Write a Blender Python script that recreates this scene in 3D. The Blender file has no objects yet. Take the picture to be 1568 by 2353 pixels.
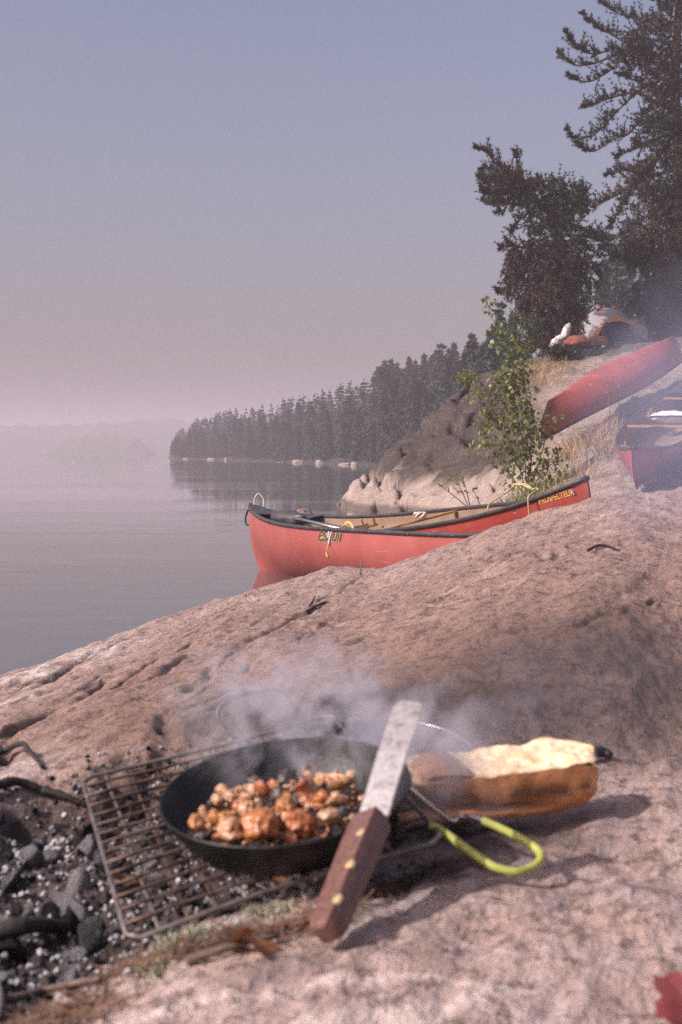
import bpy, math, random
import numpy as np
from math import radians as R, pi, sin, cos
from mathutils import Matrix, Vector

S = bpy.context.scene
COL = S.collection
F = 3268.0           # focal length in units of a 1568 x 2353 frame (50 mm on 24 x 36 film, upright)
HC = 1.0             # camera height over the lake

# ---------------------------------------------------------------- camera, sky, sun, exposure
cam = bpy.data.objects.new('camera', bpy.data.cameras.new('camera'))
COL.objects.link(cam)
cam.location = (0, 0, HC)
cam.rotation_euler = (R(90), 0, 0)
cd = cam.data
cd.sensor_fit = 'VERTICAL'; cd.sensor_height = 36; cd.sensor_width = 24; cd.lens = 50
cd.shift_y = -136.5 / 2353
cd.clip_start = .05; cd.clip_end = 15000
cd.dof.use_dof = True; cd.dof.focus_distance = 11.5; cd.dof.aperture_fstop = 11
S.camera = cam

SUN_EL, SUN_AZ = 38.0, -116.0     # azimuth measured clockwise from +Y (the view), so this is left of and somewhat behind the camera
world = bpy.data.worlds.new('World'); S.world = world; world.use_nodes = True
wn = world.node_tree.nodes; wl = world.node_tree.links
wn.clear()
sky = wn.new('ShaderNodeTexSky'); sky.sky_type = 'NISHITA'; sky.sun_disc = False
sky.sun_elevation = R(SUN_EL); sky.sun_rotation = R(SUN_AZ)
sky.air_density = 1.0; sky.dust_density = 6.0; sky.ozone_density = 2.0
tint = wn.new('ShaderNodeMix'); tint.data_type = 'RGBA'; tint.blend_type = 'MULTIPLY'; tint.inputs[0].default_value = 1
tint.inputs[7].default_value = (.99, .85, .87, 1)       # smoke-filtered sky
bg = wn.new('ShaderNodeBackground'); bg.inputs[1].default_value = 0.138
wo = wn.new('ShaderNodeOutputWorld')
wl.new(sky.outputs[0], tint.inputs[6]); wl.new(tint.outputs[2], bg.inputs[0]); wl.new(bg.outputs[0], wo.inputs[0])

sd = bpy.data.lights.new('sun', 'SUN'); sd.energy = 4.5; sd.angle = R(.9); sd.color = (1, .91, .875)
sun = bpy.data.objects.new('sun', sd); COL.objects.link(sun)
to_sun = Vector((sin(R(SUN_AZ)) * cos(R(SUN_EL)), cos(R(SUN_AZ)) * cos(R(SUN_EL)), sin(R(SUN_EL))))
sun.rotation_euler = to_sun.to_track_quat('Z', 'Y').to_euler()

S.view_settings.view_transform = 'Standard'; S.view_settings.look = 'None'
S.view_settings.gamma = 1; S.view_settings.use_curve_mapping = False
S.view_settings.exposure = 0.30
S.render.engine = 'CYCLES'
cy = S.cycles
cy.use_denoising = False      # a little grain, as on the film
cy.max_bounces = 8; cy.volume_bounces = 1; cy.transparent_max_bounces = 16
cy.volume_step_rate = 1.0; cy.volume_max_steps = 96
cy.caustics_reflective = False; cy.caustics_refractive = False
cy.sample_clamp_indirect = 4

rng = np.random.default_rng(7)
random.seed(7)

# ---------------------------------------------------------------- small maths
def unproj(px, py, D):
    return np.array([(px - 784) / F * D, D, HC - (py - 1040) / F * D])

def proj(P):
    P = np.asarray(P)
    return np.stack([784 + F * P[..., 0] / P[..., 1], 1040 - F * (P[..., 2] - HC) / P[..., 1]], -1)

def _h(ix, iy, iz, seed):
    n = (ix * 374761393 + iy * 668265263 + iz * 2147483647 + seed * 1274126177) & 0xFFFFFFFF
    n = ((n ^ (n >> 13)) * 1274126177) & 0xFFFFFFFF
    n = ((n ^ (n >> 16)) * 2246822519) & 0xFFFFFFFF
    return ((n ^ (n >> 15)) & 0xFFFFFF).astype(np.float64) / 0xFFFFFF * 2 - 1

def vnoise(x, y, z=0., seed=0):
    x, y, z = np.broadcast_arrays(np.asarray(x, float), np.asarray(y, float), np.asarray(z, float))
    x0, y0, z0 = np.floor(x), np.floor(y), np.floor(z)
    fx, fy, fz = x - x0, y - y0, z - z0
    fx, fy, fz = (t * t * t * (t * (t * 6 - 15) + 10) for t in (fx, fy, fz))
    x0, y0, z0 = x0.astype(np.int64), y0.astype(np.int64), z0.astype(np.int64)
    def g(a, b, c): return _h(x0 + a, y0 + b, z0 + c, seed)
    l = lambda a, b, t: a + (b - a) * t
    return l(l(l(g(0, 0, 0), g(1, 0, 0), fx), l(g(0, 1, 0), g(1, 1, 0), fx), fy),
             l(l(g(0, 0, 1), g(1, 0, 1), fx), l(g(0, 1, 1), g(1, 1, 1), fx), fy), fz)

def fbm(x, y, z=0., oct=4, seed=0, gain=.5):
    a, s, o = 1., 1., 0.
    for i in range(oct):
        o = o + a * vnoise(np.asarray(x) * s, np.asarray(y) * s, np.asarray(z) * s, seed + i * 17)
        a *= gain; s *= 2.03
    return o

def sstep(a, b, x):
    t = np.clip((x - a) / (b - a), 0, 1); return t * t * (3 - 2 * t)

# ---------------------------------------------------------------- object helpers
def mesh_obj(name, V, Fc, mats, parent=None, smooth=True, midx=None, loc=None):
    me = bpy.data.meshes.new(name)
    V = np.asarray(V, float)
    if loc is not None: V = V - np.asarray(loc)
    if isinstance(Fc, np.ndarray) and Fc.ndim == 2:
        nv, nf, k = len(V), len(Fc), Fc.shape[1]
        me.vertices.add(nv); me.vertices.foreach_set('co', V.astype(np.float32).ravel())
        me.loops.add(nf * k); me.loops.foreach_set('vertex_index', Fc.astype(np.int32).ravel())
        me.polygons.add(nf); me.polygons.foreach_set('loop_start', np.arange(0, nf * k, k, dtype=np.int32))
        me.update(calc_edges=True)
    else:
        me.from_pydata([tuple(v) for v in V], [], [tuple(int(i) for i in f) for f in Fc])
        me.update()
    for m in (mats if isinstance(mats, (list, tuple)) else [mats]): me.materials.append(m)
    if midx is not None: me.polygons.foreach_set('material_index', np.asarray(midx, np.int32))
    if smooth: me.polygons.foreach_set('use_smooth', np.ones(len(me.polygons), bool))
    me.update()
    o = bpy.data.objects.new(name, me); COL.objects.link(o)
    if parent is not None: o.parent = parent
    elif loc is not None: o.location = loc
    return o

def tag(o, label=None, cat=None, group=None, kind=None):
    if label: o['label'] = label
    if cat: o['category'] = cat
    if group: o['group'] = group
    if kind: o['kind'] = kind
    return o

def thing(name, label, cat, loc=(0, 0, 0), group=None, mat=None):
    o = bpy.data.objects.new(name, None); COL.objects.link(o)
    if mat is not None: o.matrix_world = mat
    else: o.location = loc
    o.empty_display_size = .1
    return tag(o, label, cat, group)

class MB:
    """collects vertices and faces"""
    def __init__(s): s.V = []; s.F = []; s.M = []; s.n = 0
    def add(s, V, Fc, m=0):
        V = np.asarray(V, float)
        s.V.append(V); s.F += [[int(i) + s.n for i in f] for f in Fc]; s.M += [m] * len(Fc); s.n += len(V)
    def tube(s, P, r, k=8, m=0, cap=True, closed=False):
        P = np.asarray(P, float); n = len(P)
        r = np.broadcast_to(np.asarray(r, float), (n,))
        T = np.gradient(P, axis=0) if not closed else np.roll(P, -1, 0) - np.roll(P, 1, 0)
        T /= np.linalg.norm(T, axis=1)[:, None] + 1e-12
        up = np.array([0, 0, 1.]) if abs(T[0, 2]) < .9 else np.array([1., 0, 0])
        A = np.cross(T[0], up); A /= np.linalg.norm(A)
        V = []
        for i in range(n):
            A = A - T[i] * (A @ T[i]); A /= np.linalg.norm(A) + 1e-12
            B = np.cross(T[i], A)
            a = np.arange(k) * 2 * pi / k
            V.append(P[i] + r[i] * (np.cos(a)[:, None] * A + np.sin(a)[:, None] * B))
        V = np.concatenate(V); Fc = []
        for i in range(n if closed else n - 1):
            i2 = (i + 1) % n
            for j in range(k):
                j2 = (j + 1) % k
                Fc.append([i * k + j, i * k + j2, i2 * k + j2, i2 * k + j])
        if cap and not closed:
            Fc.append(list(range(k))[::-1]); Fc.append([(n - 1) * k + j for j in range(k)])
        s.add(V, Fc, m)
    def box(s, c, h, M=None, m=0):
        c = np.asarray(c, float)
        V = np.array([[x, y, z] for x in (-1, 1) for y in (-1, 1) for z in (-1, 1)], float) * np.asarray(h)
        if M is not None: V = V @ np.asarray(M).T
        s.add(V + c, [[0, 1, 3, 2], [4, 6, 7, 5], [0, 4, 5, 1], [2, 3, 7, 6], [0, 2, 6, 4], [1, 5, 7, 3]], m)
    def grid(s, G, m=0, closed_v=False):
        G = np.asarray(G, float); a, b = G.shape[:2]
        Fc = []
        for i in range(a - 1):
            for j in range(b if closed_v else b - 1):
                j2 = (j + 1) % b
                Fc.append([i * b + j, i * b + j2, (i + 1) * b + j2, (i + 1) * b + j])
        s.add(G.reshape(-1, 3), Fc, m)
    def obj(s, name, mats, parent=None, smooth=True, loc=None):
        return mesh_obj(name, np.concatenate(s.V), s.F, mats, parent, smooth, s.M, loc)

def smooth_path(P, n=8):
    P = np.asarray(P, float); Q = np.vstack([2 * P[0] - P[1], P, 2 * P[-1] - P[-2]]); out = []
    for i in range(1, len(Q) - 2):
        p0, p1, p2, p3 = Q[i - 1:i + 3]
        for t in np.arange(n) / n:
            out.append(.5 * ((2 * p1) + (-p0 + p2) * t + (2 * p0 - 5 * p1 + 4 * p2 - p3) * t * t + (-p0 + 3 * p1 - 3 * p2 + p3) * t ** 3))
    out.append(P[-1]); return np.array(out)

def ico(sub):
    import bmesh
    bm = bmesh.new(); bmesh.ops.create_icosphere(bm, subdivisions=sub, radius=1)
    V = np.array([v.co[:] for v in bm.verts]); Fc = np.array([[v.index for v in f.verts] for f in bm.faces]); bm.free()
    return V, Fc
ICO = {k: ico(k) for k in (1, 2, 3, 4)}

# ---------------------------------------------------------------- materials
class NT:
    def __init__(s, name):
        s.m = bpy.data.materials.new(name); s.m.use_nodes = True
        s.t = s.m.node_tree; s.t.nodes.clear()
        s.out = s.t.nodes.new('ShaderNodeOutputMaterial')
    def n(s, kind, **kw):
        nd = s.t.nodes.new('ShaderNode' + kind)
        for k, v in kw.items(): setattr(nd, k, v)
        return nd
    def l(s, a, b): s.t.links.new(a, b)
    def set(s, inp, v):
        if hasattr(v, 'is_output') or isinstance(v, bpy.types.NodeSocket): s.l(v, inp)
        else: inp.default_value = v
    def coord(s, kind='Object', scale=None, rot=None):
        c = s.n('TexCoord').outputs[kind]
        if rot is not None:
            mp = s.n('Mapping'); s.l(c, mp.inputs[0]); mp.inputs['Rotation'].default_value = (0, 0, rot); c = mp.outputs[0]
        if scale is not None:
            mp = s.n('Mapping'); s.l(c, mp.inputs[0]); mp.inputs['Scale'].default_value = scale; c = mp.outputs[0]
        return c
    def noise(s, scale, co=None, detail=4, rough=.55, dist=0.):
        nd = s.n('TexNoise'); nd.inputs['Scale'].default_value = scale; nd.inputs['Detail'].default_value = detail
        nd.inputs['Roughness'].default_value = rough; nd.inputs['Distortion'].default_value = dist
        if co is not None: s.l(co, nd.inputs['Vector'])
        return nd.outputs[0]
    def voro(s, scale, co=None, feature='F1'):
        nd = s.n('TexVoronoi', feature=feature); nd.inputs['Scale'].default_value = scale
        if co is not None: s.l(co, nd.inputs['Vector'])
        return nd
    def ramp(s, x, a, b, c0=0., c1=1.):
        nd = s.n('MapRange', interpolation_type='SMOOTHSTEP'); s.set(nd.inputs[0], x)
        for i, v in enumerate((a, b, c0, c1)): s.set(nd.inputs[i + 1], v)
        return nd.outputs[0]
    def math(s, op, a, b=None, clamp=False):
        nd = s.n('Math', operation=op, use_clamp=clamp); s.set(nd.inputs[0], a)
        if b is not None: s.set(nd.inputs[1], b)
        return nd.outputs[0]
    def mix(s, f, a, b, blend='MIX'):
        nd = s.n('Mix', data_type='RGBA', blend_type=blend)
        s.set(nd.inputs[0], f)
        for i, v in ((6, a), (7, b)):
            if isinstance(v, tuple) and len(v) == 3: v = v + (1,)
            s.set(nd.inputs[i], v)
        return nd.outputs[2]
    def bump(s, h, strength=.5, dist=.01, prev=None):
        nd = s.n('Bump'); nd.inputs['Strength'].default_value = strength; nd.inputs['Distance'].default_value = dist
        s.l(h, nd.inputs['Height'])
        if prev is not None: s.l(prev, nd.inputs['Normal'])
        return nd.outputs[0]
    def bsdf(s, color, rough=.6, metallic=0., normal=None, spec=.5, **kw):
        b = s.n('BsdfPrincipled')
        if isinstance(color, tuple) and len(color) == 3: color = color + (1,)
        s.set(b.inputs['Base Color'], color); s.set(b.inputs['Roughness'], rough); s.set(b.inputs['Metallic'], metallic)
        s.set(b.inputs['Specular IOR Level'], spec)
        if normal is not None: s.l(normal, b.inputs['Normal'])
        for k, v in kw.items(): s.set(b.inputs[k.replace('_', ' ')], v)
        s.l(b.outputs[0], s.out.inputs[0]); s.b = b
        return s.m
    def attr(s, name):
        return s.n('Attribute', attribute_name=name).outputs['Fac']

def plain(name, col, rough=.6, metallic=0., var=.25, scale=20., bump=0., bscale=60., spec=.4, **kw):
    t = NT(name); co = t.coord()
    nz = t.noise(scale, co, 5)
    c = t.mix(t.ramp(nz, .3, .7), tuple(v * (1 - var) for v in col), tuple(min(1, v * (1 + var)) for v in col))
    nr = t.bump(t.noise(bscale, co, 4), .6, bump) if bump else None
    return t.bsdf(c, rough, metallic, nr, spec, **kw)

# granite of the near shelf -------------------------------------------------
def granite():
    t = NT('pink_granite'); co = t.coord()
    big = t.noise(1.3, co, 6, .6); mid = t.noise(9, co, 6, .65, .4)
    c = t.mix(t.ramp(big, .35, .65), (.365, .265, .235), (.42, .325, .305))
    c = t.mix(t.ramp(mid, .42, .7), c, (.37, .255, .215))
    # weathering streaks that run with the foliation of the rock
    st = t.noise(1, t.coord('Object', (34, 8, 20), R(15)), 5, .6, .6)
    c = t.mix(t.ramp(st, .46, .70, 0, .8), c, (.27, .18, .14))
    pale = t.noise(2.6, t.coord('Object', (3.0, 1.2, 2), R(15)), 6, .65, .8)
    c = t.mix(t.ramp(pale, .57, .72, 0, .5), c, (.56, .455, .40))
    # mineral grains: feldspar, mica
    g = t.voro(330, co); g2 = t.noise(160, co, 3, .7)
    c = t.mix(t.ramp(g2, .52, .68, 0, .5), c, (.22, .15, .125))
    c = t.mix(t.ramp(g2, .48, .3, 0, .4), c, (.66, .52, .45))
    sp = t.noise(38, co, 5, .75)
    c = t.mix(t.ramp(sp, .55, .67, 0, .66), c, (.13, .09, .085))
    li = t.noise(5.5, co, 8, .7, .5)
    c = t.mix(t.ramp(li, .57, .66, 0, .7), c, (.20, .155, .145))
    vn = t.math('ABSOLUTE', t.math('SUBTRACT', t.noise(.9, co, 3, .5, 1.2), .5)); c = t.mix(t.math('MULTIPLY', t.ramp(vn, .003, .012, .5, 0), t.ramp(big, .4, .6)), c, (.66, .55, .50))
    stn = t.noise(1, t.coord('Object', (5.0, 1.1, 2), R(15)), 5, .6, 1.); c = t.mix(t.ramp(stn, .54, .68, 0, .5), c, (.20, .15, .14))
    # lime and salt left on the water-side lip
    c = t.mix(t.math('MULTIPLY', t.attr('whit'), t.ramp(mid, .35, .6)), c, (.70, .63, .60))
    c = t.mix(t.math('MULTIPLY', t.attr('weather'), t.ramp(big, .25, .6, .55, 1)), c, t.mix(1., c, (.68, .60, .56), 'MULTIPLY'))
    # soot of many camp fires, and some shadow painted under the bread
    so = t.math('MULTIPLY', t.attr('soot'), t.ramp(t.noise(7, co, 6, .7, .6),   .15, .5, .62, 1.))
    c = t.mix(so, c, (.022, .017, .018))
    rust = t.math('MULTIPLY', t.attr('rust'), t.ramp(big, .3, .6, .5, 1))
    c = t.mix(t.math('MULTIPLY', rust, .38), c, (.33, .17, .085))
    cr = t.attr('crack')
    c = t.mix(t.math('MULTIPLY', cr, .75), c, (.07, .045, .035))  # dark joints, with the shade of the ridge hollows painted in
    h = t.math('ADD', t.math('MULTIPLY', t.noise(60, co, 6, .7), .6), t.math('MULTIPLY', t.noise(1, t.coord('Object', (60, 14, 30), R(15)), 5, .65, .5), .8))
    nr = t.bump(t.math('SUBTRACT', h, t.math('MULTIPLY', t.ramp(sp, .54, .66), .7)), .8, .017)
    nr = t.bump(t.noise(260, co, 3, .7), .45, .0025, nr)
    return t.bsdf(c, t.ramp(mid, .3, .7, .62, .85), 0, nr, .35)

def shore_mat():
    t = NT('lichen_rock'); co = t.coord()
    geo = t.n('NewGeometry'); sep = t.n('SeparateXYZ'); t.l(geo.outputs['Position'], sep.inputs[0])
    big = t.noise(.7, co, 6, .6); mid = t.noise(4, co, 7, .7, .5); fine = t.noise(22, co, 6, .7)
    c = t.mix(t.ramp(mid, .35, .7), (.43, .345, .30), (.30, .235, .205))
    c = t.mix(t.ramp(fine, .55, .7, 0, .6), c, (.20, .14, .125))
    lich = t.math('MULTIPLY', t.attr('lichen'), t.ramp(t.math('ADD', t.math('MULTIPLY', fine, .6), t.math('MULTIPLY', mid, .4)), .30, .46))
    c = t.mix(t.math('MULTIPLY', lich, .93), c, (.026, .02, .022))
    dry = t.math('MULTIPLY', t.attr('litter'), t.ramp(t.noise(3.2, co, 8, .75, .8), .36, .54))
    c = t.mix(t.math('MULTIPLY', dry, .85), c, t.mix(t.ramp(fine, .40, .60), (.055, .042, .034), (.27, .205, .15)))
    soil = t.attr('soil')
    c = t.mix(t.math('MULTIPLY', soil, .9), c, t.mix(t.ramp(fine, .35, .65), (.055, .048, .035), (.13, .10, .07)))
    wet = t.ramp(t.math('ADD', sep.outputs[2], t.math('MULTIPLY', mid, .12)), .13, .22, 1, 0)
    c = t.mix(t.math('MULTIPLY', wet, .72), c, (.07, .055, .052))
    h = t.math('ADD', t.noise(6, co, 7, .7), t.math('MULTIPLY', t.noise(30, co, 5, .7), .35))
    return t.bsdf(c, .85, 0, t.bump(h, .8, .09), .25)

def water_mat():
    t = NT('lake_water')
    co = t.coord('Object')
    a = t.noise(1, t.coord('Object', (.9, 2.4, 1)), 3, .5, .3)
    b = t.noise(1, t.coord('Object', (5, 12, 1)), 2, .5)
    big = t.noise(1, t.coord('Object', (.035, .16, 1)), 3, .5, .4)
    amp = t.ramp(big, .42, .64, .12, 1)
    h = t.math('MULTIPLY', t.math('ADD', a, t.math('MULTIPLY', b, .16)), amp)
    return t.bsdf((.085, .08, .082), .03, 0, t.bump(h, .16, .05), .5, IOR=1.33)

def volume_mat(name, col, dens, aniso=0.):
    t = NT(name); v = t.n('VolumePrincipled')
    v.inputs['Color'].default_value = col + (1,); v.inputs['Density'].default_value = dens; v.inputs['Anisotropy'].default_value = aniso
    t.l(v.outputs[0], t.out.inputs['Volume']); return t.m

def smoke_mat(name, col, dens, scale, stretch, lo, hi, aniso=.1, soft=1.):
    t = NT(name); co = t.coord('Object')
    ln = t.n('VectorMath', operation='LENGTH'); t.l(co, ln.inputs[0])
    fall = t.ramp(ln.outputs['Value'], 0., 1., 1, 0)
    fall = t.math('POWER', fall, soft)
    nz = t.noise(scale, t.coord('Object', stretch), 4, .55, .9)
    d = t.math('MULTIPLY', t.math('MULTIPLY', fall, t.ramp(nz, lo, hi)), dens)
    v = t.n('VolumePrincipled'); v.inputs['Color'].default_value = col + (1,); v.inputs['Anisotropy'].default_value = aniso
    t.l(d, v.inputs['Density']); t.l(v.outputs[0], t.out.inputs['Volume']); return t.m

def foliage(name, a, b, scale=6., trans=.25, rough=.6):
    t = NT(name); co = t.coord()
    nz = t.noise(scale, co, 3)
    oi = t.n('ObjectInfo').outputs['Random']
    c = t.mix(t.ramp(nz, .35, .65), a, b)
    hs = t.n('HueSaturation'); t.l(c, hs.inputs['Color']); t.l(t.ramp(oi, 0, 1, .8, 1.2), hs.inputs['Value'])
    t.bsdf(hs.outputs[0], rough, 0, None, .3)
    if trans:
        tr = t.n('BsdfTranslucent'); t.l(hs.outputs[0], tr.inputs[0]); mx = t.n('MixShader'); mx.inputs[0].default_value = trans
        t.l(t.b.outputs[0], mx.inputs[1]); t.l(tr.outputs[0], mx.inputs[2]); t.l(mx.outputs[0], t.out.inputs[0])
    return t.m

def hull_red(name, col):
    t = NT(name); co = t.coord()
    n1 = t.noise(3, co, 6, .6); n2 = t.noise(1, t.coord('Object', (3, 40, 40)), 4, .6)
    c = t.mix(t.ramp(n1, .3, .7), col, tuple(min(1, v * 1.18 + .012) for v in col))
    c = t.mix(t.ramp(n2, .62, .72, 0, .35), c, (.62, .36, .32))            # scuffs along the hull
    c = t.mix(t.ramp(t.noise(40, co, 4, .7), .62, .75, 0, .3), c, (.25, .07, .055))
    return t.bsdf(c, t.ramp(n1, .3, .7, .38, .55), 0, t.bump(t.noise(14, co, 3), .15, .004), .4)

M = {}
M['granite'] = granite(); M['shore'] = shore_mat(); M['water'] = water_mat()
M['red'] = hull_red('faded_red_hull', (.285, .068, .06)); M['red_b'] = hull_red('deep_red_hull', (.26, .043, .033))
M['tan'] = plain('tan_liner', (.25, .175, .125), .7, var=.15, scale=5)
M['black'] = plain('black_vinyl', (.045, .040, .044), .5, var=.3, scale=15, spec=.5)
M['wood'] = plain('varnished_ash', (.40, .21, .085), .4, var=.25, scale=12)
M['web'] = plain('black_webbing', (.03, .03, .03), .8)
M['yellow'] = plain('yellow_print', (.62, .40, .13), .5, var=.1)
M['ink'] = plain('dark_print', (.05, .04, .05), .5)
M['rope_y'] = plain('yellow_rope', (.42, .33, .18), .7, var=.3, scale=200, bump=.002, bscale=300)
M['rope_k'] = plain('black_cord', (.02, .018, .018), .7)
M['white'] = plain('white_cloth', (.78, .75, .72), .75, var=.12, bump=.004, bscale=30)
M['alu'] = plain('aluminium', (.75, .75, .76), .28, 1.0, var=.1)
M['bark'] = plain('grey_brown_bark', (.085, .062, .05), .9, var=.5, scale=14, bump=.02, bscale=25)
M['pine'] = foliage('pine_needles_green', (.014, .018, .014), (.030, .034, .026), 2.2, .05)
M['pine_b'] = foliage('pine_needles_lit', (.055, .036, .025), (.10, .066, .045), 2.2, .05)  # browner, lighter needles: sunlight on the crowns put into the colour
M['spruce'] = foliage('spruce_needles', (.024, .046, .044), (.050, .078, .072), 1.5, .1)
M['birch'] = foliage('birch_leaf', (.11, .14, .035), (.27, .30, .10), 9., .35, .35)
M['broad'] = foliage('broad_foliage', (.045, .07, .028), (.08, .11, .045), 1.2, .2)
M['twig'] = plain('twig_bark', (.13, .09, .07), .85, var=.4, scale=40)
M['drygrass'] = foliage('dry_grass', (.36, .25, .14), (.50, .36, .22), 8., .3)
M['greengrass'] = foliage('green_grass', (.13, .16, .055), (.22, .23, .095), 8., .3)

# ================================================================ THE SETTING
def attr(o, name, vals):
    a = o.data.attributes.new(name, 'FLOAT', 'POINT'); a.data.foreach_set('value', np.asarray(vals, np.float32))

class Table:
    """height of the ground along lines of sight, read off the photograph: px -> [(distance, height), ...]"""
    def __init__(s, cols, D0, D1, sd=.04, sp=45):
        s.px = np.array(sorted(cols), float); s.lg = np.linspace(np.log(D0), np.log(D1), 500)
        T = np.array([np.interp(np.exp(s.lg), *zip(*cols[c])) for c in sorted(cols)])
        s.gp = np.arange(s.px[0], s.px[-1] + 1, 10.)
        G = np.array([np.interp(s.gp, s.px, T[:, j]) for j in range(T.shape[1])]).T
        def blur(A, sig, ax):
            k = int(3 * sig) + 1; w = np.exp(-.5 * (np.arange(-k, k + 1) / sig) ** 2); w /= w.sum()
            A = np.moveaxis(A, ax, 0); P = np.concatenate([A[:1].repeat(k, 0), A, A[-1:].repeat(k, 0)])
            O = sum(w[i] * P[i:i + len(A)] for i in range(2 * k + 1)); return np.moveaxis(O, 0, ax)
        G = blur(G, sp / 10., 0); G = blur(G, sd / (s.lg[1] - s.lg[0]), 1)
        s.G = G
    def __call__(s, x, y):
        px = 784 + F * x / y
        a = np.clip((px - s.gp[0]) / 10., 0, len(s.gp) - 1.001); b = np.clip((np.log(y) - s.lg[0]) / (s.lg[1] - s.lg[0]), 0, len(s.lg) - 1.001)
        i, j = a.astype(int), b.astype(int); a -= i; b -= j; G = s.G
        return (G[i, j] * (1 - a) + G[i + 1, j] * a) * (1 - b) + (G[i, j + 1] * (1 - a) + G[i + 1, j + 1] * a) * b

near_tab = Table({
    -1500: [(.35, .52), (1.8, .42), (3, .1), (4, -.3), (9, -.8)],
    -400: [(.35, .56), (1.8, .53), (2.5, .44), (3.5, .29), (4.5, .12), (5.2, -.1), (6, -.5), (9, -.8)],
    0: [(.35, .565), (1.0, .55), (1.8, .535), (2.0, .54), (2.6, .483), (3.3, .409), (4.1, .338), (4.6, .285), (5, .15), (5.5, -.1), (6.5, -.6), (9, -.8)],
    200: [(.35, .57), (1.3, .555), (1.86, .55), (2.1, .57), (2.7, .521), (3.4, .459), (4.2, .402), (4.95, .333), (5.4, .2), (6, -.1), (7, -.6), (9, -.8)],
    400: [(.35, .575), (1.95, .565), (2.1, .60), (2.6, .562), (3.4, .511), (4.3, .467), (5.05, .438), (5.6, .3), (6.3, 0), (7.2, -.5), (9, -.8)],
    600: [(.35, .585), (2.0, .575), (2.12, .615), (2.6, .578), (3.4, .542), (4.4, .522), (5.3, .515), (6, .35), (6.8, 0), (7.5, -.5), (9, -.8)],
    700: [(.35, .588), (1.98, .58), (2.12, .62), (2.5, .591), (3.3, .561), (4.3, .542), (5.1, .535), (5.5, .567), (6.1, .4), (6.8, 0), (7.5, -.5), (9, -.8)],
    800: [(.35, .59), (1.98, .58), (2.12, .63), (2.5, .595), (3.2, .569), (4.2, .557), (5, .556), (5.6, .592), (6.1, .45), (6.8, .05), (7.5, -.5), (9, -.8)],
    880: [(.35, .59), (1.98, .58), (2.12, .635), (2.5, .602), (3.1, .587), (4.1, .586), (4.9, .583), (5.3, .578), (5.8, .45), (6.6, 0), (7.5, -.5), (9, -.8)],
    1000: [(.35, .59), (1.97, .58), (2.1, .64), (2.3, .627), (2.9, .618), (3.8, .628), (4.8, .657), (5.3, .670), (5.9, .5), (6.8, 0), (7.5, -.5), (9, -.8)],
    1200: [(.35, .59), (1.97, .58), (2.08, .62), (2.2, .63), (2.6, .65), (3.2, .677), (4.1, .724), (5.2, .782), (5.9, .6), (6.8, .05), (7.5, -.4), (9, -.8)],
    1400: [(.35, .59), (1.9, .585), (2.0, .6), (2.15, .618), (2.4, .662), (2.9, .707), (3.8, .767), (5.0, .850), (5.4, .869), (6, .7), (7, .1), (7.6, -.3), (9, -.8)],
    1568: [(.35, .59), (2.1, .585), (2.25, .60), (2.45, .61), (2.8, .666), (3.4, .73), (4.4, .818), (5.3, .877), (6, .7), (7, .15), (7.6, -.3), (9, -.8)],
    2000: [(.35, .60), (2.1, .59), (2.8, .68), (4, .82), (5.3, .92), (6.2, .8), (7.5, .2), (9, -.4)],
    3600: [(.35, .62), (2.1, .66), (2.8, .75), (4, .9), (5.3, 1.0), (6.2, .95), (7.5, .5), (9, .2)],
}, .35, 9)

def zbase(x, y):
    z = near_tab(x, y)
    u, v = x * .966 - y * .26, x * .26 + y * .966       # v runs along the foliation of the rock
    z = z + .010 * fbm(u * 3.2, v * 1.6, 0, 3, 3) + .007 * fbm(u * 14, v * 6, 0, 3, 11) + .0028 * fbm(u * 40, v * 17, 0, 3, 23)
    return z

def cast(px, py, zf, D0=.8, D1=8., n=1500):
    """first point of the ground met by a line of sight"""
    D = np.geomspace(D0, D1, n); P = np.array([unproj(px, py, d) for d in D])
    hit = P[:, 2] <= zf(P[:, 0], P[:, 1])
    return P[np.argmax(hit)] if hit[3:].any() else cast(px, py + 3, zf, D0, D1, n)

# fire pit outline on the ground
pit_px = [(-150, 2420), (60, 2330), (150, 2275), (300, 2195), (460, 2120), (640, 2060), (800, 2000), (900, 1930), (960, 1860), (1000, 1760), (900, 1725), (600, 1705), (380, 1708), (200, 1772), (90, 1800), (-20, 1850), (-250, 1900)]
pit = np.array([cast(a, b, zbase)[:2] for a, b in pit_px])
def seg_dist(x, y, P, closed=False):
    d = np.full(x.shape, 1e9)
    n = len(P)
    for i in range(n if closed else n - 1):
        a, b = P[i], P[(i + 1) % n]; ab = b - a
        t = np.clip(((x - a[0]) * ab[0] + (y - a[1]) * ab[1]) / (ab @ ab + 1e-12), 0, 1)
        d = np.minimum(d, np.hypot(x - a[0] - t * ab[0], y - a[1] - t * ab[1]))
    return d
def inside(x, y, P):
    c = np.zeros(x.shape, bool)
    for i in range(len(P)):
        a, b = P[i], P[i - 1]
        c ^= ((a[1] > y) != (b[1] > y)) & (x < (b[0] - a[0]) * (y - a[1]) / (b[1] - a[1] + 1e-12) + a[0])
    return c
def pit_in(x, y):
    d = seg_dist(x, y, pit, True); return np.where(inside(x, y, pit), d, -d)

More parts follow.
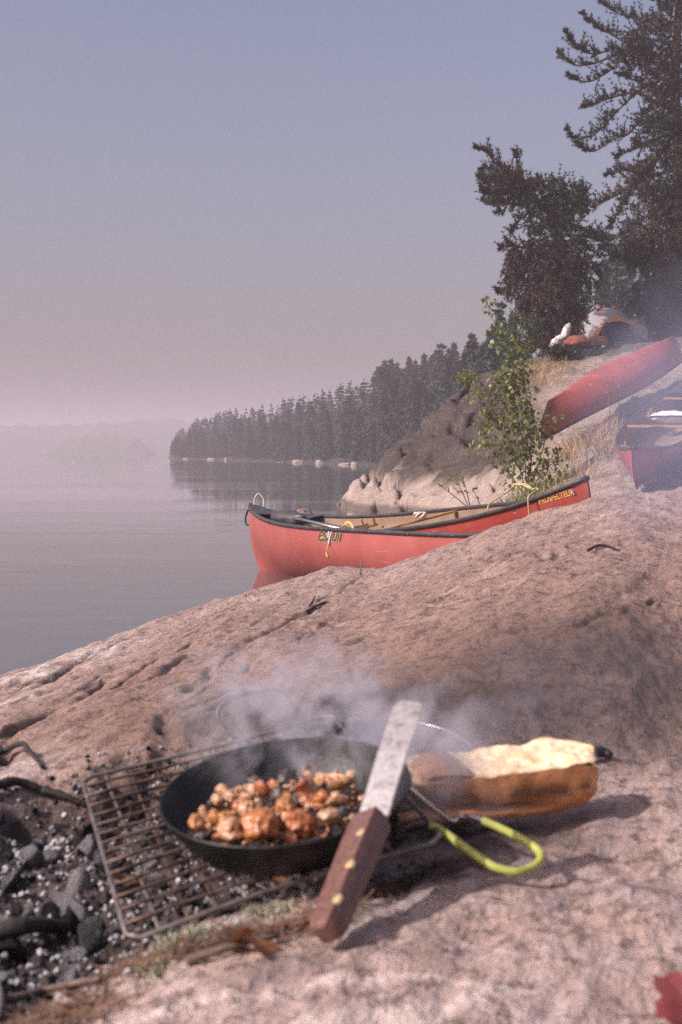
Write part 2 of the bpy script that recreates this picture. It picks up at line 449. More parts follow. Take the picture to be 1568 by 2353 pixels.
cracks = [([(0, 1690), (20, 1685), (100, 1640), (185, 1605), (200, 1590), (235, 1560)], .014, .035),
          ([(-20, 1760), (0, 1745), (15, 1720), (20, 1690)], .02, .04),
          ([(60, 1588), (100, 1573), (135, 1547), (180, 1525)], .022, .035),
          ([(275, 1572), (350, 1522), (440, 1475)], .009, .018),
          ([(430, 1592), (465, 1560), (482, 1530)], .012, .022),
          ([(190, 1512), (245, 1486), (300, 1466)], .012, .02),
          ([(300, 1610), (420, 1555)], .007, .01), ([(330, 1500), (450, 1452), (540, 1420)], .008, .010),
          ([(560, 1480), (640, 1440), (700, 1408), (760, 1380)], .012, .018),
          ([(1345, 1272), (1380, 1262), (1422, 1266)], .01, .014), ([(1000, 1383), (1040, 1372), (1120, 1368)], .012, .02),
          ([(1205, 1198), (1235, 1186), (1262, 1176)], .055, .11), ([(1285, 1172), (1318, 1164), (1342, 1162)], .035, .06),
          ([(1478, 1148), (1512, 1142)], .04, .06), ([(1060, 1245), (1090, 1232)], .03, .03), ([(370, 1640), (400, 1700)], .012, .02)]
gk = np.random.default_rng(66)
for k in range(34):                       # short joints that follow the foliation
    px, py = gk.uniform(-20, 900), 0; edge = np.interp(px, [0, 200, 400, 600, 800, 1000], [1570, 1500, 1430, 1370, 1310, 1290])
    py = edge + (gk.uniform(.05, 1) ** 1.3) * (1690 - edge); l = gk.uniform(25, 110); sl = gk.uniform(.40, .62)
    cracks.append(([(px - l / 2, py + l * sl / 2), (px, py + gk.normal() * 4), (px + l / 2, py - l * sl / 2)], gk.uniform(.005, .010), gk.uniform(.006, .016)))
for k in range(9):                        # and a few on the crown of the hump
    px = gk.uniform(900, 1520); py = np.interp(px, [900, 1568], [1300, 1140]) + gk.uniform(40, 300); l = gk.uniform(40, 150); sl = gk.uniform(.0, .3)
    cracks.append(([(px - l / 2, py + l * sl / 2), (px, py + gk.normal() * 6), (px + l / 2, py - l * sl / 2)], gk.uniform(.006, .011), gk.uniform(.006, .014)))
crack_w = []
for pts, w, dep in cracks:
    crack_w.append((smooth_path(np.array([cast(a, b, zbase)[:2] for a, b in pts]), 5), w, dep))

def znear(x, y, full=False):
    x = np.asarray(x, float); y = np.asarray(y, float)
    z = zbase(x, y)
    pin = pit_in(x, y) + .02 * fbm(x * 14, y * 14, 0, 3, 41)
    pd = sstep(-.015, .07, pin)
    z = z - .05 * pd + pd * (.010 * fbm(x * 22, y * 22, 0, 3, 5) + .006 * fbm(x * 60, y * 60, 0, 2, 6))
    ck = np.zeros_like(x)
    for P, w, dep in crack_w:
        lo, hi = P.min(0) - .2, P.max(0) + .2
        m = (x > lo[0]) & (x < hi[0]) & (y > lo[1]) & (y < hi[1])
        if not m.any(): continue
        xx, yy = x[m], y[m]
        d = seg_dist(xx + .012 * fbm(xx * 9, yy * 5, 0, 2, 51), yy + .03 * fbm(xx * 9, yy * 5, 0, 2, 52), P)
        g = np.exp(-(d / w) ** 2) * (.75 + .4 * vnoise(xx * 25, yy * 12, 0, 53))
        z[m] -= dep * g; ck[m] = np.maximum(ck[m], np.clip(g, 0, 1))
    return (z, pin, pd, ck) if full else z

def polar_grid(pxs, Ds):
    u = (np.asarray(pxs, float) - 784) / F
    Y = np.repeat(np.asarray(Ds)[:, None], len(u), 1); X = Y * u[None]
    a, b = Y.shape; i = np.arange(a * b).reshape(a, b)
    Q = np.stack([i[:-1, :-1], i[:-1, 1:], i[1:, 1:], i[1:, :-1]], -1).reshape(-1, 4)
    return X, Y, Q

X, Y, Q = polar_grid(np.concatenate([np.arange(-1500, -60, 16), np.arange(-60, 1630, 4), np.arange(1630, 3500, 18)]),
                     np.concatenate([np.geomspace(.36, 1.0, 90)[:-1], np.geomspace(1.0, 6.2, 560)[:-1], np.geomspace(6.2, 8.9, 40)]))
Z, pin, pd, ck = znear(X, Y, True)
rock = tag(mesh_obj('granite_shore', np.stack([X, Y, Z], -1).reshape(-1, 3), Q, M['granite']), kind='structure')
PXn, PYn = 784 + F * X / Y, 1040 - F * (Z - HC) / Y
soot = .92 * sstep(-.03, .05, pin)
soot = np.maximum(soot, .97 * np.exp(-np.clip((X - .10) / .44, -9, 9) ** 4 - ((Y - 2.17) / .30) ** 2))
soot = np.maximum(soot, .92 * np.exp(-((X - .34) / .44) ** 2 - ((Y - 2.45) / .48) ** 2))
soot = np.maximum(soot, .9 * np.exp(-((X + .22) / .10) ** 2 - ((Y - 2.12) / .12) ** 2))
soot_shade = .9 * np.exp(-((X - .10) / .13) ** 2 - ((Y - 1.57) / .08) ** 2)  # soot beneath the bread, its shadow painted into the same dark patch
soot *= sstep(1.75, 1.95, Y + (pin > 0) * 9)
attr(rock, 'soot', np.clip(np.maximum(soot, soot_shade), 0, 1).ravel())
attr(rock, 'weather', (sstep(1.9, 2.3, Y + .15 * fbm(X * 2, Y * 2, 0, 3, 78)) * (1 - .5 * sstep(3.6, 5.0, Y))).ravel())
attr(rock, 'rust', np.clip(np.exp(-((X - .02) / .45) ** 2 - ((Y - 2.75) / .55) ** 2) + .7 * np.exp(-((X + .28) / .12) ** 2 - ((Y - 2.15) / .25) ** 2), 0, 1).ravel())
attr(rock, 'whit', np.clip(1.3 * np.exp(-((X + .80) / .22) ** 2 - ((Y - 3.75) / .7) ** 2) * (fbm(X * 6, Y * 4, 0, 3, 77) * .6 + .75), 0, 1).ravel())
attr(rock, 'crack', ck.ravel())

# ---- the shore beyond: landing, lichen-covered outcrop, camp ground
far_tab = Table({
    640: [(7, -.6), (60, -.6)],
    730: [(7, -.6), (24, -.6), (28, -.4), (60, -.6)],
    785: [(7, -.6), (22, -.5), (24.8, -.12), (25.8, .16), (27, .2), (29, -.2), (60, -.6)],
    850: [(7, -.6), (22, -.5), (23.6, -.3), (24.6, .18), (25.4, .45), (26.5, .72), (28, .7), (31, -.3), (60, -.6)],
    920: [(7, -.6), (21, -.5), (22.8, -.3), (23.8, .2), (24.6, .62), (25.6, .90), (27, 1.21), (30, 1.1), (35, 0), (60, -.6)],
    1000: [(7, -.6), (19, -.5), (21.3, -.3), (22.6, .12), (24, .55), (25.2, 1.02), (28, 1.77), (32, 1.8), (40, .6), (60, 0)],
    1100: [(7, -.5), (12, -.5), (15, -.3), (18, -.05), (20.5, .25), (22.5, .52), (24, .85), (26, 1.5), (29, 2.55), (34, 2.6), (45, 1.5), (60, 1)],
    1200: [(7, -.5), (9, -.3), (10, -.12), (12, -.1), (15, .12), (18, .45), (21, .9), (25, 1.7), (30, 2.93), (36, 3.3), (60, 3.3)],
    1300: [(7, -.5), (8.4, -.2), (9.4, .08), (12, .15), (16, .42), (19, .78), (21, 1.0), (24, 1.6), (28, 2.6), (35, 3.5), (50, 3.9), (60, 4)],
    1400: [(7, -.5), (8, -.2), (9.2, .16), (12, .27), (15, .55), (18, .9), (22, 1.5), (25, 2.15), (28, 2.75), (35, 3.62), (50, 4.2), (60, 4.2)],
    1568: [(7, -.4), (8.2, -.1), (9.3, .18), (11, .36), (15, .56), (18, .95), (20, 1.32), (23.5, 2.0), (27, 2.95), (35, 3.85), (50, 4.5), (60, 4.7)],
    2000: [(7, -.2), (9, .3), (11, .55), (15, .95), (20, 1.8), (27, 3.2), (35, 4.2), (60, 5.2)],
    3400: [(7, .2), (9, .7), (15, 1.6), (27, 3.9), (35, 4.8), (60, 6)],
}, 7, 62, .03, 30)

def zfar(x, y):
    x = np.asarray(x, float); y = np.asarray(y, float)
    z = far_tab(x, y); px = 784 + F * x / y
    a = sstep(18, 23, y) * (1 - sstep(1150, 1260, px))
    ridg = 1 - np.abs(fbm(x * .8 + 3, y * .8, z * .8, 3, 91))
    cn = np.abs(fbm(x * .55 + 7, y * .45, z * 1.2, 3, 97)); cn2 = np.abs(fbm(x * 1.5, y * 1.2 + 4, z * 2.2, 3, 98))
    z = z - a * (.30 * np.exp(-(cn / .085) ** 2) + .04 * np.exp(-(cn2 / .09) ** 2)) * sstep(-.45, .05, z)
    z = z + a * (.34 * (ridg - .65) + .05 * fbm(x * 3, y * 3, 0, 4, 92)) * sstep(-.5, .1, z)
    z = z + (1 - a) * (.05 * fbm(x * .9, y * .9, 0, 3, 93) + .05 * fbm(x * 3.3, y * 3.3, 0, 4, 94)) * sstep(8, 12, y)
    return z
X, Y, Q = polar_grid(np.concatenate([np.arange(650, 1640, 3.5), np.arange(1640, 3300, 16)]), np.geomspace(7.2, 61, 420))
Z = zfar(X, Y); PX = 784 + F * X / Y
shore = tag(mesh_obj('rocky_shore', np.stack([X, Y, Z], -1).reshape(-1, 3), Q, M['shore']), kind='structure')
nz = fbm(X * .7, Y * .7, 0, 4, 95)
west = 1 - sstep(1180, 1300, PX)
attr(shore, 'lichen', (sstep(.50, .72, Z + .10 * nz + .12 * fbm(X * 2.5, Y * 2.5, 0, 3, 96)) * west * sstep(20, 22, Y)).ravel())
attr(shore, 'litter', (np.clip((1 - west * .75) * (.85 + .5 * nz) * sstep(13, 17, Y), 0, 1)).ravel())
attr(shore, 'soil', np.clip(sstep(27, 31, Y + 2 * nz) * sstep(1100, 1300, PX), 0, 1).ravel())

def zground(x, y):
    x = np.asarray(x, float); y = np.asarray(y, float)
    return np.where(y < 7.4, znear(np.atleast_1d(x), np.atleast_1d(np.minimum(y, 8.8))).reshape(x.shape) if x.ndim == 0 else znear(x, np.minimum(y, 8.8)), zfar(x, np.maximum(y, 7.3)))

# ---- wooded point across the bay and the far shores
dsh = lambda px: np.interp(px, [300, 385, 450, 600, 700, 840, 1000, 1150, 1568, 3200], [250, 221, 205, 165, 140, 106, 86, 74, 62, 50])
hmx = lambda px: np.interp(px, [385, 450, 600, 700, 870, 1080, 1568, 3200], [.5, 1.2, 2.2, 2.9, 4.2, 5.0, 6.5, 8])
def zwood(x, y):
    px = 784 + F * x / y; t = y - dsh(px)
    z = -.7 + .9 * sstep(-5, 1.5, t) + hmx(px) * sstep(0, 40, t)
    z = z - 3 * (1 - sstep(372, 392, px))
    return z + .25 * fbm(x * .12, y * .12, 0, 3, 33)
X, Y, Q = polar_grid(np.arange(340, 3200, 14), np.geomspace(46, 330, 160))
M['forest_floor'] = plain('forest_floor', (.022, .024, .018), .95, var=.4, scale=.6)
tag(mesh_obj('wooded_hill', np.stack([X, Y, zwood(X, Y)], -1).reshape(-1, 3), Q, M['forest_floor']), kind='structure')

def far_hill(name, pts, D, depth):
    px = np.arange(pts[0][0], pts[-1][0] + 1, 5.); py = np.interp(px, *zip(*pts))
    top = (HC - (py - 1040) / F * D)
    edge = np.minimum(1, np.minimum(px - px[0], px[-1] - px) / 40)
    top = np.where(top > .4, top, .4) + edge * (.9 * fbm(px * .06, 0, 0, 3, 61) + .8 * np.abs(vnoise(px * .35, 2., 0, 62))) * D / 900
    rows = []
    for f_, h_ in ((-.5, -.6), (-.42, .08), (-.3, .45), (-.15, .8), (0, 1.), (.2, .85), (.5, -.6)):
        rows.append(np.stack([(px - 784) / F * D, np.full_like(px, D + f_ * depth), np.where(h_ > 0, top * h_, h_)], -1))
    b = MB(); b.grid(np.array(rows)); o = b.obj(name, M['far_wood']); return tag(o, kind='structure')
M['far_wood'] = plain('far_woodland', (.045, .055, .035), .95, var=.4, scale=.05)
far_hill('far_hills', [(-1500, 965), (-600, 972), (-200, 980), (0, 979), (150, 978), (300, 966), (380, 962), (460, 975), (620, 1000), (760, 1038)], 850, 200)
far_hill('wooded_island', [(130, 1043), (150, 1012), (190, 1000), (250, 997), (310, 1003), (345, 1040)], 680, 70)

# ---- the lake
b = MB()
b.add([(-2600, -1500, 0), (2600, -1500, 0), (2600, 2700, 0), (-2600, 2700, 0)], [[0, 1, 2, 3]])
tag(b.obj('lake_water', M['water'], smooth=False), kind='structure')
lb = MB(); lb.add([(-2650, -1550, -.93), (2650, -1550, -.93), (2650, 2750, -.93), (-2650, 2750, -.93)], [[0, 1, 2, 3]])
M['bed'] = plain('lake_bed', (.05, .045, .035), .95, scale=1.)
tag(lb.obj('lake_bed', M['bed'], smooth=False), kind='structure')

# ---- smoke haze over everything
hz = MB(); hz.box((0, 600, 14), (2750, 2250, 16))
HAZE = volume_mat('smoke_haze', (.70, .645, .715), .0021, .0)
tag(hz.obj('haze', HAZE, smooth=False), kind='stuff')

# ================================================================ CANOES
CL = 5.1
def c_b(s): return .45 * np.maximum(1 - np.abs(s) ** 2.2, 0) ** .9 + .006
def c_zs(s): return .37 + .18 * np.abs(s) ** 3.5
KZ = [-.07]
def c_zk(s): return KZ[0] + .03 * np.abs(s) ** 3
def c_Y(s, h):
    k = np.abs(s) ** 1.6
    a = 2.5 + (1.5 - 2.5) * k; c = .5 + (.8 - .5) * k
    return np.maximum(1 - (1 - h) ** a, 0) ** c * (1 - .05 * np.clip(h - .6, 0, 1) * (1 - k))
def c_half(h): return CL / 2 - .30 * (1 - h) ** 2.4
def hull_pts(s, h, side, off=0.):
    b = np.maximum(c_b(s) - off, .001)
    z = c_zk(s) + off + (c_zs(s) - c_zk(s) - off) * h
    return np.stack([s * (c_half(h) - off), side * b * c_Y(s, h), z], -1)

def hull_mesh(off=0.):
    s = np.concatenate([-np.cos(np.linspace(0, pi, 61))])
    s = np.sign(s) * np.abs(s) ** .9
    h = np.linspace(0, 1, 15) ** 1.7
    A = np.array([[hull_pts(si, hi, -1, off) for hi in h[::-1]] + [hull_pts(si, hi, 1, off) for hi in h[1:]] for si in s])
    return A

def flank(x, z, side=-1, out=.004):
    """point on the outside of the hull at length x and height z"""
    s = np.asarray(x, float) / (CL / 2); z = np.asarray(z, float)
    for _ in range(8):
        h = np.clip((z - c_zk(s)) / (c_zs(s) - c_zk(s)), 0, 1); s = np.clip(x / c_half(h), -1, 1)
    return np.stack([np.asarray(x, float), side * (c_b(s) * c_Y(s, h) + out), z], -1)

def gun_path(side, n=61):
    s = np.linspace(-1, 1, n); return hull_pts(s, np.ones(n), side)

def sweep_rect(P, w, hgt, lat):
    """gunwale: rectangular section swept along P, lat is the sideways direction per point"""
    b = MB(); P = np.asarray(P); lat = np.asarray(lat); up = np.array([0, 0, 1.])
    c = [(-1, -1), (-1, .6), (-.6, 1), (.6, 1), (1, .6), (1, -1)]
    G = np.array([[p + l * w * a + up * hgt * q for a, q in c] for p, l in zip(P, lat)])
    b.grid(G, closed_v=True)
    n = len(c); m = (len(P) - 1) * n
    b.F += [list(range(n))[::-1], [m + i for i in range(n)]]; b.M += [0, 0]
    return b

def text_mesh(body, size, shear=0., bold=0., space=1.):
    cu = bpy.data.curves.new('lettering', 'FONT'); cu.body = body; cu.size = size; cu.shear = shear; cu.offset = bold; cu.space_character = space
    o = bpy.data.objects.new('lettering', cu); COL.objects.link(o)
    dg = bpy.context.evaluated_depsgraph_get(); me = bpy.data.meshes.new_from_object(o.evaluated_get(dg))
    V = np.array([v.co[:] for v in me.vertices]); Fc = [list(p.vertices) for p in me.polygons]
    bpy.data.objects.remove(o); bpy.data.meshes.remove(me); bpy.data.curves.remove(cu)
    return V, Fc

def pose_m(q, flip=False):
    x, y, z, yaw, pitch, roll = q
    return Matrix.Translation((x, y, z)) @ Matrix.Rotation(yaw, 4, 'Z') @ Matrix.Rotation(-pitch, 4, 'Y') @ Matrix.Rotation(roll + (pi if flip else 0), 4, 'X')

def make_canoe(q, label, red, flip=False, seats=(-.52, .46), yoke=True, liner='tan', group='red canoes'):
    Mx = pose_m(q, flip)
    t = thing('canoe', label, 'canoe', group=group, mat=Mx)
    b = MB(); b.grid(hull_mesh()); b.obj('hull', M[red], t)
    b = MB(); b.grid(hull_mesh(.009)[:, :, :]); o = b.obj('inner_hull', M[liner], t); o.data.flip_normals()
    for side in (-1, 1):
        P = gun_path(side); T = np.gradient(P, axis=0); T /= np.linalg.norm(T, axis=1)[:, None]
        lat = np.stack([-T[:, 1], T[:, 0], 0 * T[:, 0]], -1) * (-side); lat = np.cross(T, [0, 0, 1.]) * 1.
        lat /= np.linalg.norm(lat, axis=1)[:, None]
        g = sweep_rect(P + [0, side * .0, -.003], .013, .0135, lat)
        gw = g.obj('gunwale', M['black'], t)
        rv = MB()
        for s in np.linspace(-.93, .93, 22):
            p = hull_pts(np.array(s), np.array(1.), side) + [0, side * .015, -.006]
            rv.box(p, (.004, .0025, .004))
        tag(rv.obj('rivets', M['alu'], gw, smooth=False), kind='stuff')
    for e in (-1, 1):                                    # deck plate closing each end
        s = np.linspace(.80, .995, 8) * e
        L_ = hull_pts(s, np.ones(8), -1); R_ = hull_pts(s, np.ones(8), 1); C_ = (L_ + R_) / 2 + [0, 0, .016]
        G = np.stack([L_ + [0, 0, .010], (L_ + C_) / 2 + [0, 0, .008], C_, (R_ + C_) / 2 + [0, 0, .008], R_ + [0, 0, .010]], 1)
        b = MB(); b.grid(G if e > 0 else G[::-1]); G2 = G - [0, 0, .012]; b.grid(G2 if e < 0 else G2[::-1])
        b.obj('deck_plate', M['black'], t)
    for s in seats:
        w = float(c_b(np.array(abs(s) + .06)) * c_Y(np.array(abs(s)), np.array(.75))) - .02; x = s * CL / 2; z0 = c_zs(np.array(s)) - .075
        b = MB()
        for dx in (-.12, .12): b.box((x + dx, 0, z0), (.017, w, .011))
        for dy in (-.24, .24): b.box((x, dy, z0 + .002), (.103, .017, .009))
        st = b.obj('seat', M['wood'], t, smooth=False)
        wb = MB(); wb.box((x, 0, z0 + .014), (.112, .225, .002)); wb.obj('webbing', M['web'], st, smooth=False)
        for dx in (-.12, .12):
            for dy in (-1, 1):
                hb = MB(); hb.box((x + dx, dy * (w - .03), z0 + .037), (.014, .012, .026)); hb.obj('seat_hanger', M['wood'], st, smooth=False)
    if yoke:
        yy = np.linspace(-1, 1, 33); w = float(c_b(np.array(0.))) - .008; z0 = .37 - .022
        k = .032 + .022 * np.exp(-((np.abs(yy) - .42) / .16) ** 2) - .012 * np.exp(-(yy / .18) ** 2)
        cen = .05 * np.exp(-(yy / .22) ** 2)
        G = np.array([[(cen[i] - k[i], yy[i] * w, z0 - .009), (cen[i] + k[i], yy[i] * w, z0 - .009), (cen[i] + k[i], yy[i] * w, z0 + .009), (cen[i] - k[i], yy[i] * w, z0 + .009)] for i in range(33)])
        b = MB(); b.grid(G, closed_v=True); b.obj('yoke', M['wood'], t, smooth=False)
    s = .74
    b = MB(); b.box((s * CL / 2, 0, c_zs(np.array(s)) - .02), (.03, float(c_b(np.array(s))) - .03, .009)); b.obj('thwart', M['wood'], t, smooth=False)
    return t, Mx

def on_flank(Mx, px, py, side=-1):
    """hull coordinates (x, z) of the point of the flank seen at a pixel"""
    xs, zs = np.meshgrid(np.linspace(-CL / 2 + .1, CL / 2 - .1, 400), np.linspace(.03, .55, 80))
    P = flank(xs, zs, side); W = P @ np.array(Mx.to_3x3()).T + np.array(Mx.translation)
    d = ((proj(W) - [px, py]) ** 2).sum(-1); i = np.unravel_index(np.argmin(d), d.shape); return xs[i], zs[i]

def decal(name, V, Fc, Mx, p0, p1, mat, parent, side=-1, out=.004, width=None):
    """print flat artwork V (x to the right, y up) on the flank between two points seen in the photo"""
    x0, z0 = on_flank(Mx, *p0, side); x1, z1 = on_flank(Mx, *p1, side)
    L = V[:, 0].max(); k = np.hypot(x1 - x0, z1 - z0) / (width or L)
    ax = np.array([x1 - x0, z1 - z0]); ax /= np.linalg.norm(ax); up = np.array([-ax[1], ax[0]])
    Q = np.array([x0, z0]) + k * (V[:, :1] * ax + V[:, 1:2] * up)
    return mesh_obj(name, flank(Q[:, 0], Q[:, 1], side, out), Fc, mat, parent, False)

qA = (.507, 10.184, .046, -1.02, .018, -.088)
qB = (.654, 11.743, .083, -1.124, .085, .2)
q3 = (4.284, 22.185, 2.39, .925, .275, .057)
q4 = (3.921, 17.366, .976, 1.227, .183, .017)
cA, mA = make_canoe(qA, 'faded red canoe floating in front, bow to the left, slanted logo on its flank', 'red', group=None)
cB, mB_ = make_canoe(qB, 'darker red canoe behind the floating one, end raised on rock, marked PROSPECTEUR', 'red_b', group=None)
KZ[0] = 0.
c3, m3 = make_canoe(q3, 'red canoe lying upside down on the slope below the tent', 'red', True, group=None)
c4, m4 = make_canoe(q4, 'upright red canoe at the right edge pointing its bow at the camera, white bag inside', 'red_b', False, liner='tan', group=None)

KZ[0] = -.07
# lettering
V, Fc = text_mesh('esquif', 1., .35, .012, .92)
lo = decal('lettering', V, Fc, mA, (730, 1243), (792, 1243), M['ink'], cA, out=.0045)
V2, F2 = text_mesh('esquif', 1., .35, .035, .92)
decal('lettering_outline', V2, F2, mA, (730, 1243), (792, 1243), M['yellow'], cA, out=.003)
def stroke(P, w):
    P = np.asarray(P, float); T = np.gradient(P, axis=0); T /= np.linalg.norm(T, axis=1)[:, None]; N_ = np.stack([-T[:, 1], T[:, 0]], -1)
    w = np.broadcast_to(w, (len(P),))[:, None]; V = np.concatenate([P + N_ * w, P - N_ * w]); n = len(P)
    return np.c_[V, 0 * V[:, 0]], [[i, i + 1, n + i + 1, n + i][::-1] for i in range(n - 1)]
Wt = V[:, 0].max()
P = smooth_path([(Wt * .93, .55), (Wt * 1.0, .78), (Wt * 1.1, .82), (Wt * 1.2, .72), (Wt * 1.26, .55)], 5)
v_, f_ = stroke(P, np.linspace(.03, .07, len(P))); decal('swoosh', v_, f_, mA, (730, 1243), (792, 1243), M['yellow'], cA, out=.004, width=Wt)
P = smooth_path([(Wt * .45, .1), (Wt * .38, -.2), (Wt * .32, -.42), (Wt * .28, -.56), (Wt * .25, -.68)], 5)
v_, f_ = stroke(P, np.interp(np.linspace(0, 1, len(P)), [0, .6, .75, .92, 1], [.022, .022, .09, .10, .03])); decal('paddle_emblem', v_, f_, mA, (730, 1243), (792, 1243), M['yellow'], cA, out=.004, width=Wt)
P = smooth_path([(Wt * .40, .15), (Wt * .44, .5), (Wt * .50, .62), (Wt * .53, .45), (Wt * .47, .2), (Wt * .42, -.12)], 4)
M['pale_print'] = plain('pale_print', (.55, .50, .50), .5)
v_, f_ = stroke(P, .045); decal('crest', v_, f_, mA, (730, 1243), (792, 1243), M['pale_print'], cA, out=.0055, width=Wt)

def text_row(parts, **kw):
    x = 0; VV = []; FF = []; n = 0
    for body, size in parts:
        V, Fc = text_mesh(body, size, 0, .006, 1.02); V[:, 0] += x; x = V[:, 0].max() + .04
        VV.append(V); FF += [[i + n for i in f] for f in Fc]; n += len(V)
    return np.concatenate(VV), FF
V, Fc = text_row([('P', 1.15), ('ROSPECTEUR', 1.)])
V[:, 1] *= 1.4
decal('lettering', V, Fc, mB_, (1239, 1161), (1330, 1133), M['yellow'], cB)
V, Fc = text_mesh('2 N 6', 1.)
decal('marking', V, Fc, mB_, (1176, 1176), (1216, 1161), M['ink'], cB)
b = MB(); b.box((0, 0, 0), (1, 1, 1))
# dark repair patch by the end of the hull
v_, f_ = stroke([(0, 0), (.5, 0), (1, 0)], .35); decal('patch', v_, f_, mB_, (1343, 1131), (1347, 1121), M['ink'], cB, width=1.)

# carrying loop at the bow, rope loop on the deck
def loc_tube(name, pts, r, mat, parent, k=6, n=6):
    b = MB(); b.tube(smooth_path(pts, n), r, k); return b.obj(name, mat, parent)
zb = .47
loc_tube('grab_loop', [(-2.515, .0, zb + .045), (-2.57, -.004, zb + .03), (-2.605, -.006, zb - .03), (-2.59, -.006, zb - .09), (-2.53, 0, zb - .10)], .009, M['rope_k'], cA)
M['pale_rope'] = plain('pale_cord', (.55, .47, .40), .7)
loc_tube('rope_loop', [(-2.42, -.03, .545), (-2.42, -.03, .60), (-2.40, -.005, .645), (-2.37, .03, .60), (-2.36, .03, .53)], .006, M['pale_rope'], cA)

def top_tube(name, pts, r, mat, label, cat, k=7, n=7, group=None):
    P = smooth_path(pts, n); b = MB(); b.tube(P, r, k); o = b.obj(name, mat, loc=P.mean(0)); return tag(o, label, cat, group)

# paddle and black bag in the bow of the floating canoe
Wm = lambda Mx, p: np.array(Mx @ Vector(p))
pa, pb = Wm(mA, (-2.05, .02, .47)), Wm(mA, (-.55, -.18, .36))
pt = thing('paddle', 'black and silver paddle laid in the bow of the floating canoe', 'paddle', pa)
b = MB(); b.tube([pa, pa + (pb - pa) * .5, pa + (pb - pa) * .98], .014, 8); b.obj('shaft', M['alu'], pt, loc=pa)
b = MB(); d = (pb - pa) / np.linalg.norm(pb - pa)
b.tube([pa - d * .16, pa - d * .14, pa + d * .25, pa + d * .27], [.02, .024, .022, .014], 8); b.obj('grip', M['black'], pt, loc=pa)
V0, F0 = ICO[2]; b = MB(); b.add(V0 * [.26, .075, .012] @ np.array([[d[0], d[1], d[2]], [-d[1], d[0], 0], [0, 0, 1]]) + pb + d * .22, F0); b.obj('blade', M['black'], pt, loc=pa)
b = MB(); V0, F0 = ICO[3]
Vb = V0 * (1 + .18 * fbm(V0[:, 0] * 2, V0[:, 1] * 2, V0[:, 2] * 2, 3, 5))[:, None] * [.27, .10, .075]
Vb = Vb @ np.array(Matrix.Rotation(-1.02, 3, 'Z')).T + Wm(mA, (-1.95, .03, .44)); b.add(Vb, F0)
bag = b.obj('bag', M['black'], loc=Wm(mA, (-1.95, .03, .36))); tag(bag, 'black bag stuffed under the bow of the floating canoe', 'bag')

# yellow rope tied round the raised end of the second canoe
rp = [unproj(1217, 1186, 9.72), unproj(1214, 1150, 9.70), unproj(1217, 1139, 9.72), unproj(1228, 1131, 9.80), unproj(1237, 1126, 9.88), unproj(1232, 1122, 9.90), unproj(1224, 1124, 9.9), unproj(1205, 1116, 10.0), unproj(1190, 1111, 10.1), unproj(1183, 1116, 10.25), unproj(1160, 1134, 10.5), unproj(1135, 1150, 10.75), unproj(1124, 1160, 10.85), unproj(1121, 1171, 10.85)]
top_tube('rope', rp, .0065, M['rope_y'], 'yellow rope looped over the raised end of the darker canoe', 'rope')
top_tube('rope', [unproj(1180, 1113, 10.1), unproj(1195, 1114, 10.05), unproj(1207, 1112, 10.0), unproj(1222, 1122, 9.9)], .0065, M['rope_y'], 'short stiff yellow cord knotted above the darker canoe', 'rope')
kn = Wm(mB_, (.06, .06, .375))
b = MB()
for a in np.linspace(0, pi, 4)[:-1]:
    th = np.linspace(0, 2 * pi, 13)[:-1]; Pk = np.stack([.05 * np.cos(th), .035 * np.sin(th), .02 + .02 * np.sin(2 * th)], -1) @ np.array(Matrix.Rotation(a, 3, 'Z')).T
    b.tube(Pk + kn, .010, 6, closed=True)
tag(b.obj('cord', M['pale_rope'], loc=kn), 'knot of pale cord on the wooden yoke of the darker canoe', 'cord')

# white bag in the far canoe
V0, F0 = ICO[4]
def sack(name, c, r, mat, label, cat, rot=0, seed=1, rough=.16, sub=3, flat=True):
    V0, F0 = ICO[sub]; n = fbm(V0[:, 0] * 2.2 + seed, V0[:, 1] * 2.2, V0[:, 2] * 2.2, 4, seed)
    V = V0 * (1 + rough * n)[:, None] * r
    if flat: V[:, 2] = np.where(V[:, 2] < -.55 * r[2], -.55 * r[2] + (V[:, 2] + .55 * r[2]) * .2, V[:, 2])
    V = V @ np.array(Matrix.Rotation(rot, 3, 'Z')).T + np.asarray(c)
    b = MB(); b.add(V, F0); return tag(b.obj(name, mat, loc=np.asarray(c) - [0, 0, r[2] * .5]), label, cat)
wb_ = thing('bag', 'white bag strapped inside the canoe at the right edge', 'bag', unproj(1545, 958, 16.9))
c0 = unproj(1545, 958, 16.9)
b = MB(); n = fbm(V0[:, 0] * 2.2, V0[:, 1] * 2.2, V0[:, 2] * 2.2, 4, 8)
b.add(V0 * (1 + .1 * n)[:, None] * [.25, .17, .075] + c0, ICO[4][1]); b.obj('sack', M['white'], wb_, loc=c0)
b = MB(); th = np.linspace(0, 2 * pi, 25)[:-1]; b.tube(np.stack([c0[0] + .262 * np.cos(th), c0[1] + .18 * np.sin(th), c0[2] + .004 + 0 * th], -1), .010, 6, closed=True); b.obj('strap', M['web'], wb_, loc=c0)

# ================================================================ VEGETATION
def rdir(n, g=rng):
    v = g.normal(size=(n, 3)); return v / np.linalg.norm(v, axis=1)[:, None]
def nrm(v): return v / (np.linalg.norm(v, axis=-1, keepdims=True) + 1e-9)

def blades(P, d, L, W, g=rng):
    """thin triangles starting at P along d"""
    n = len(P); w = nrm(np.cross(d, rdir(n, g))) * np.reshape(W, (-1, 1)); t = P + d * np.reshape(L, (-1, 1))
    V = np.stack([P - w, P + w, t], 1).reshape(-1, 3)
    return V, np.arange(3 * n).reshape(n, 3)

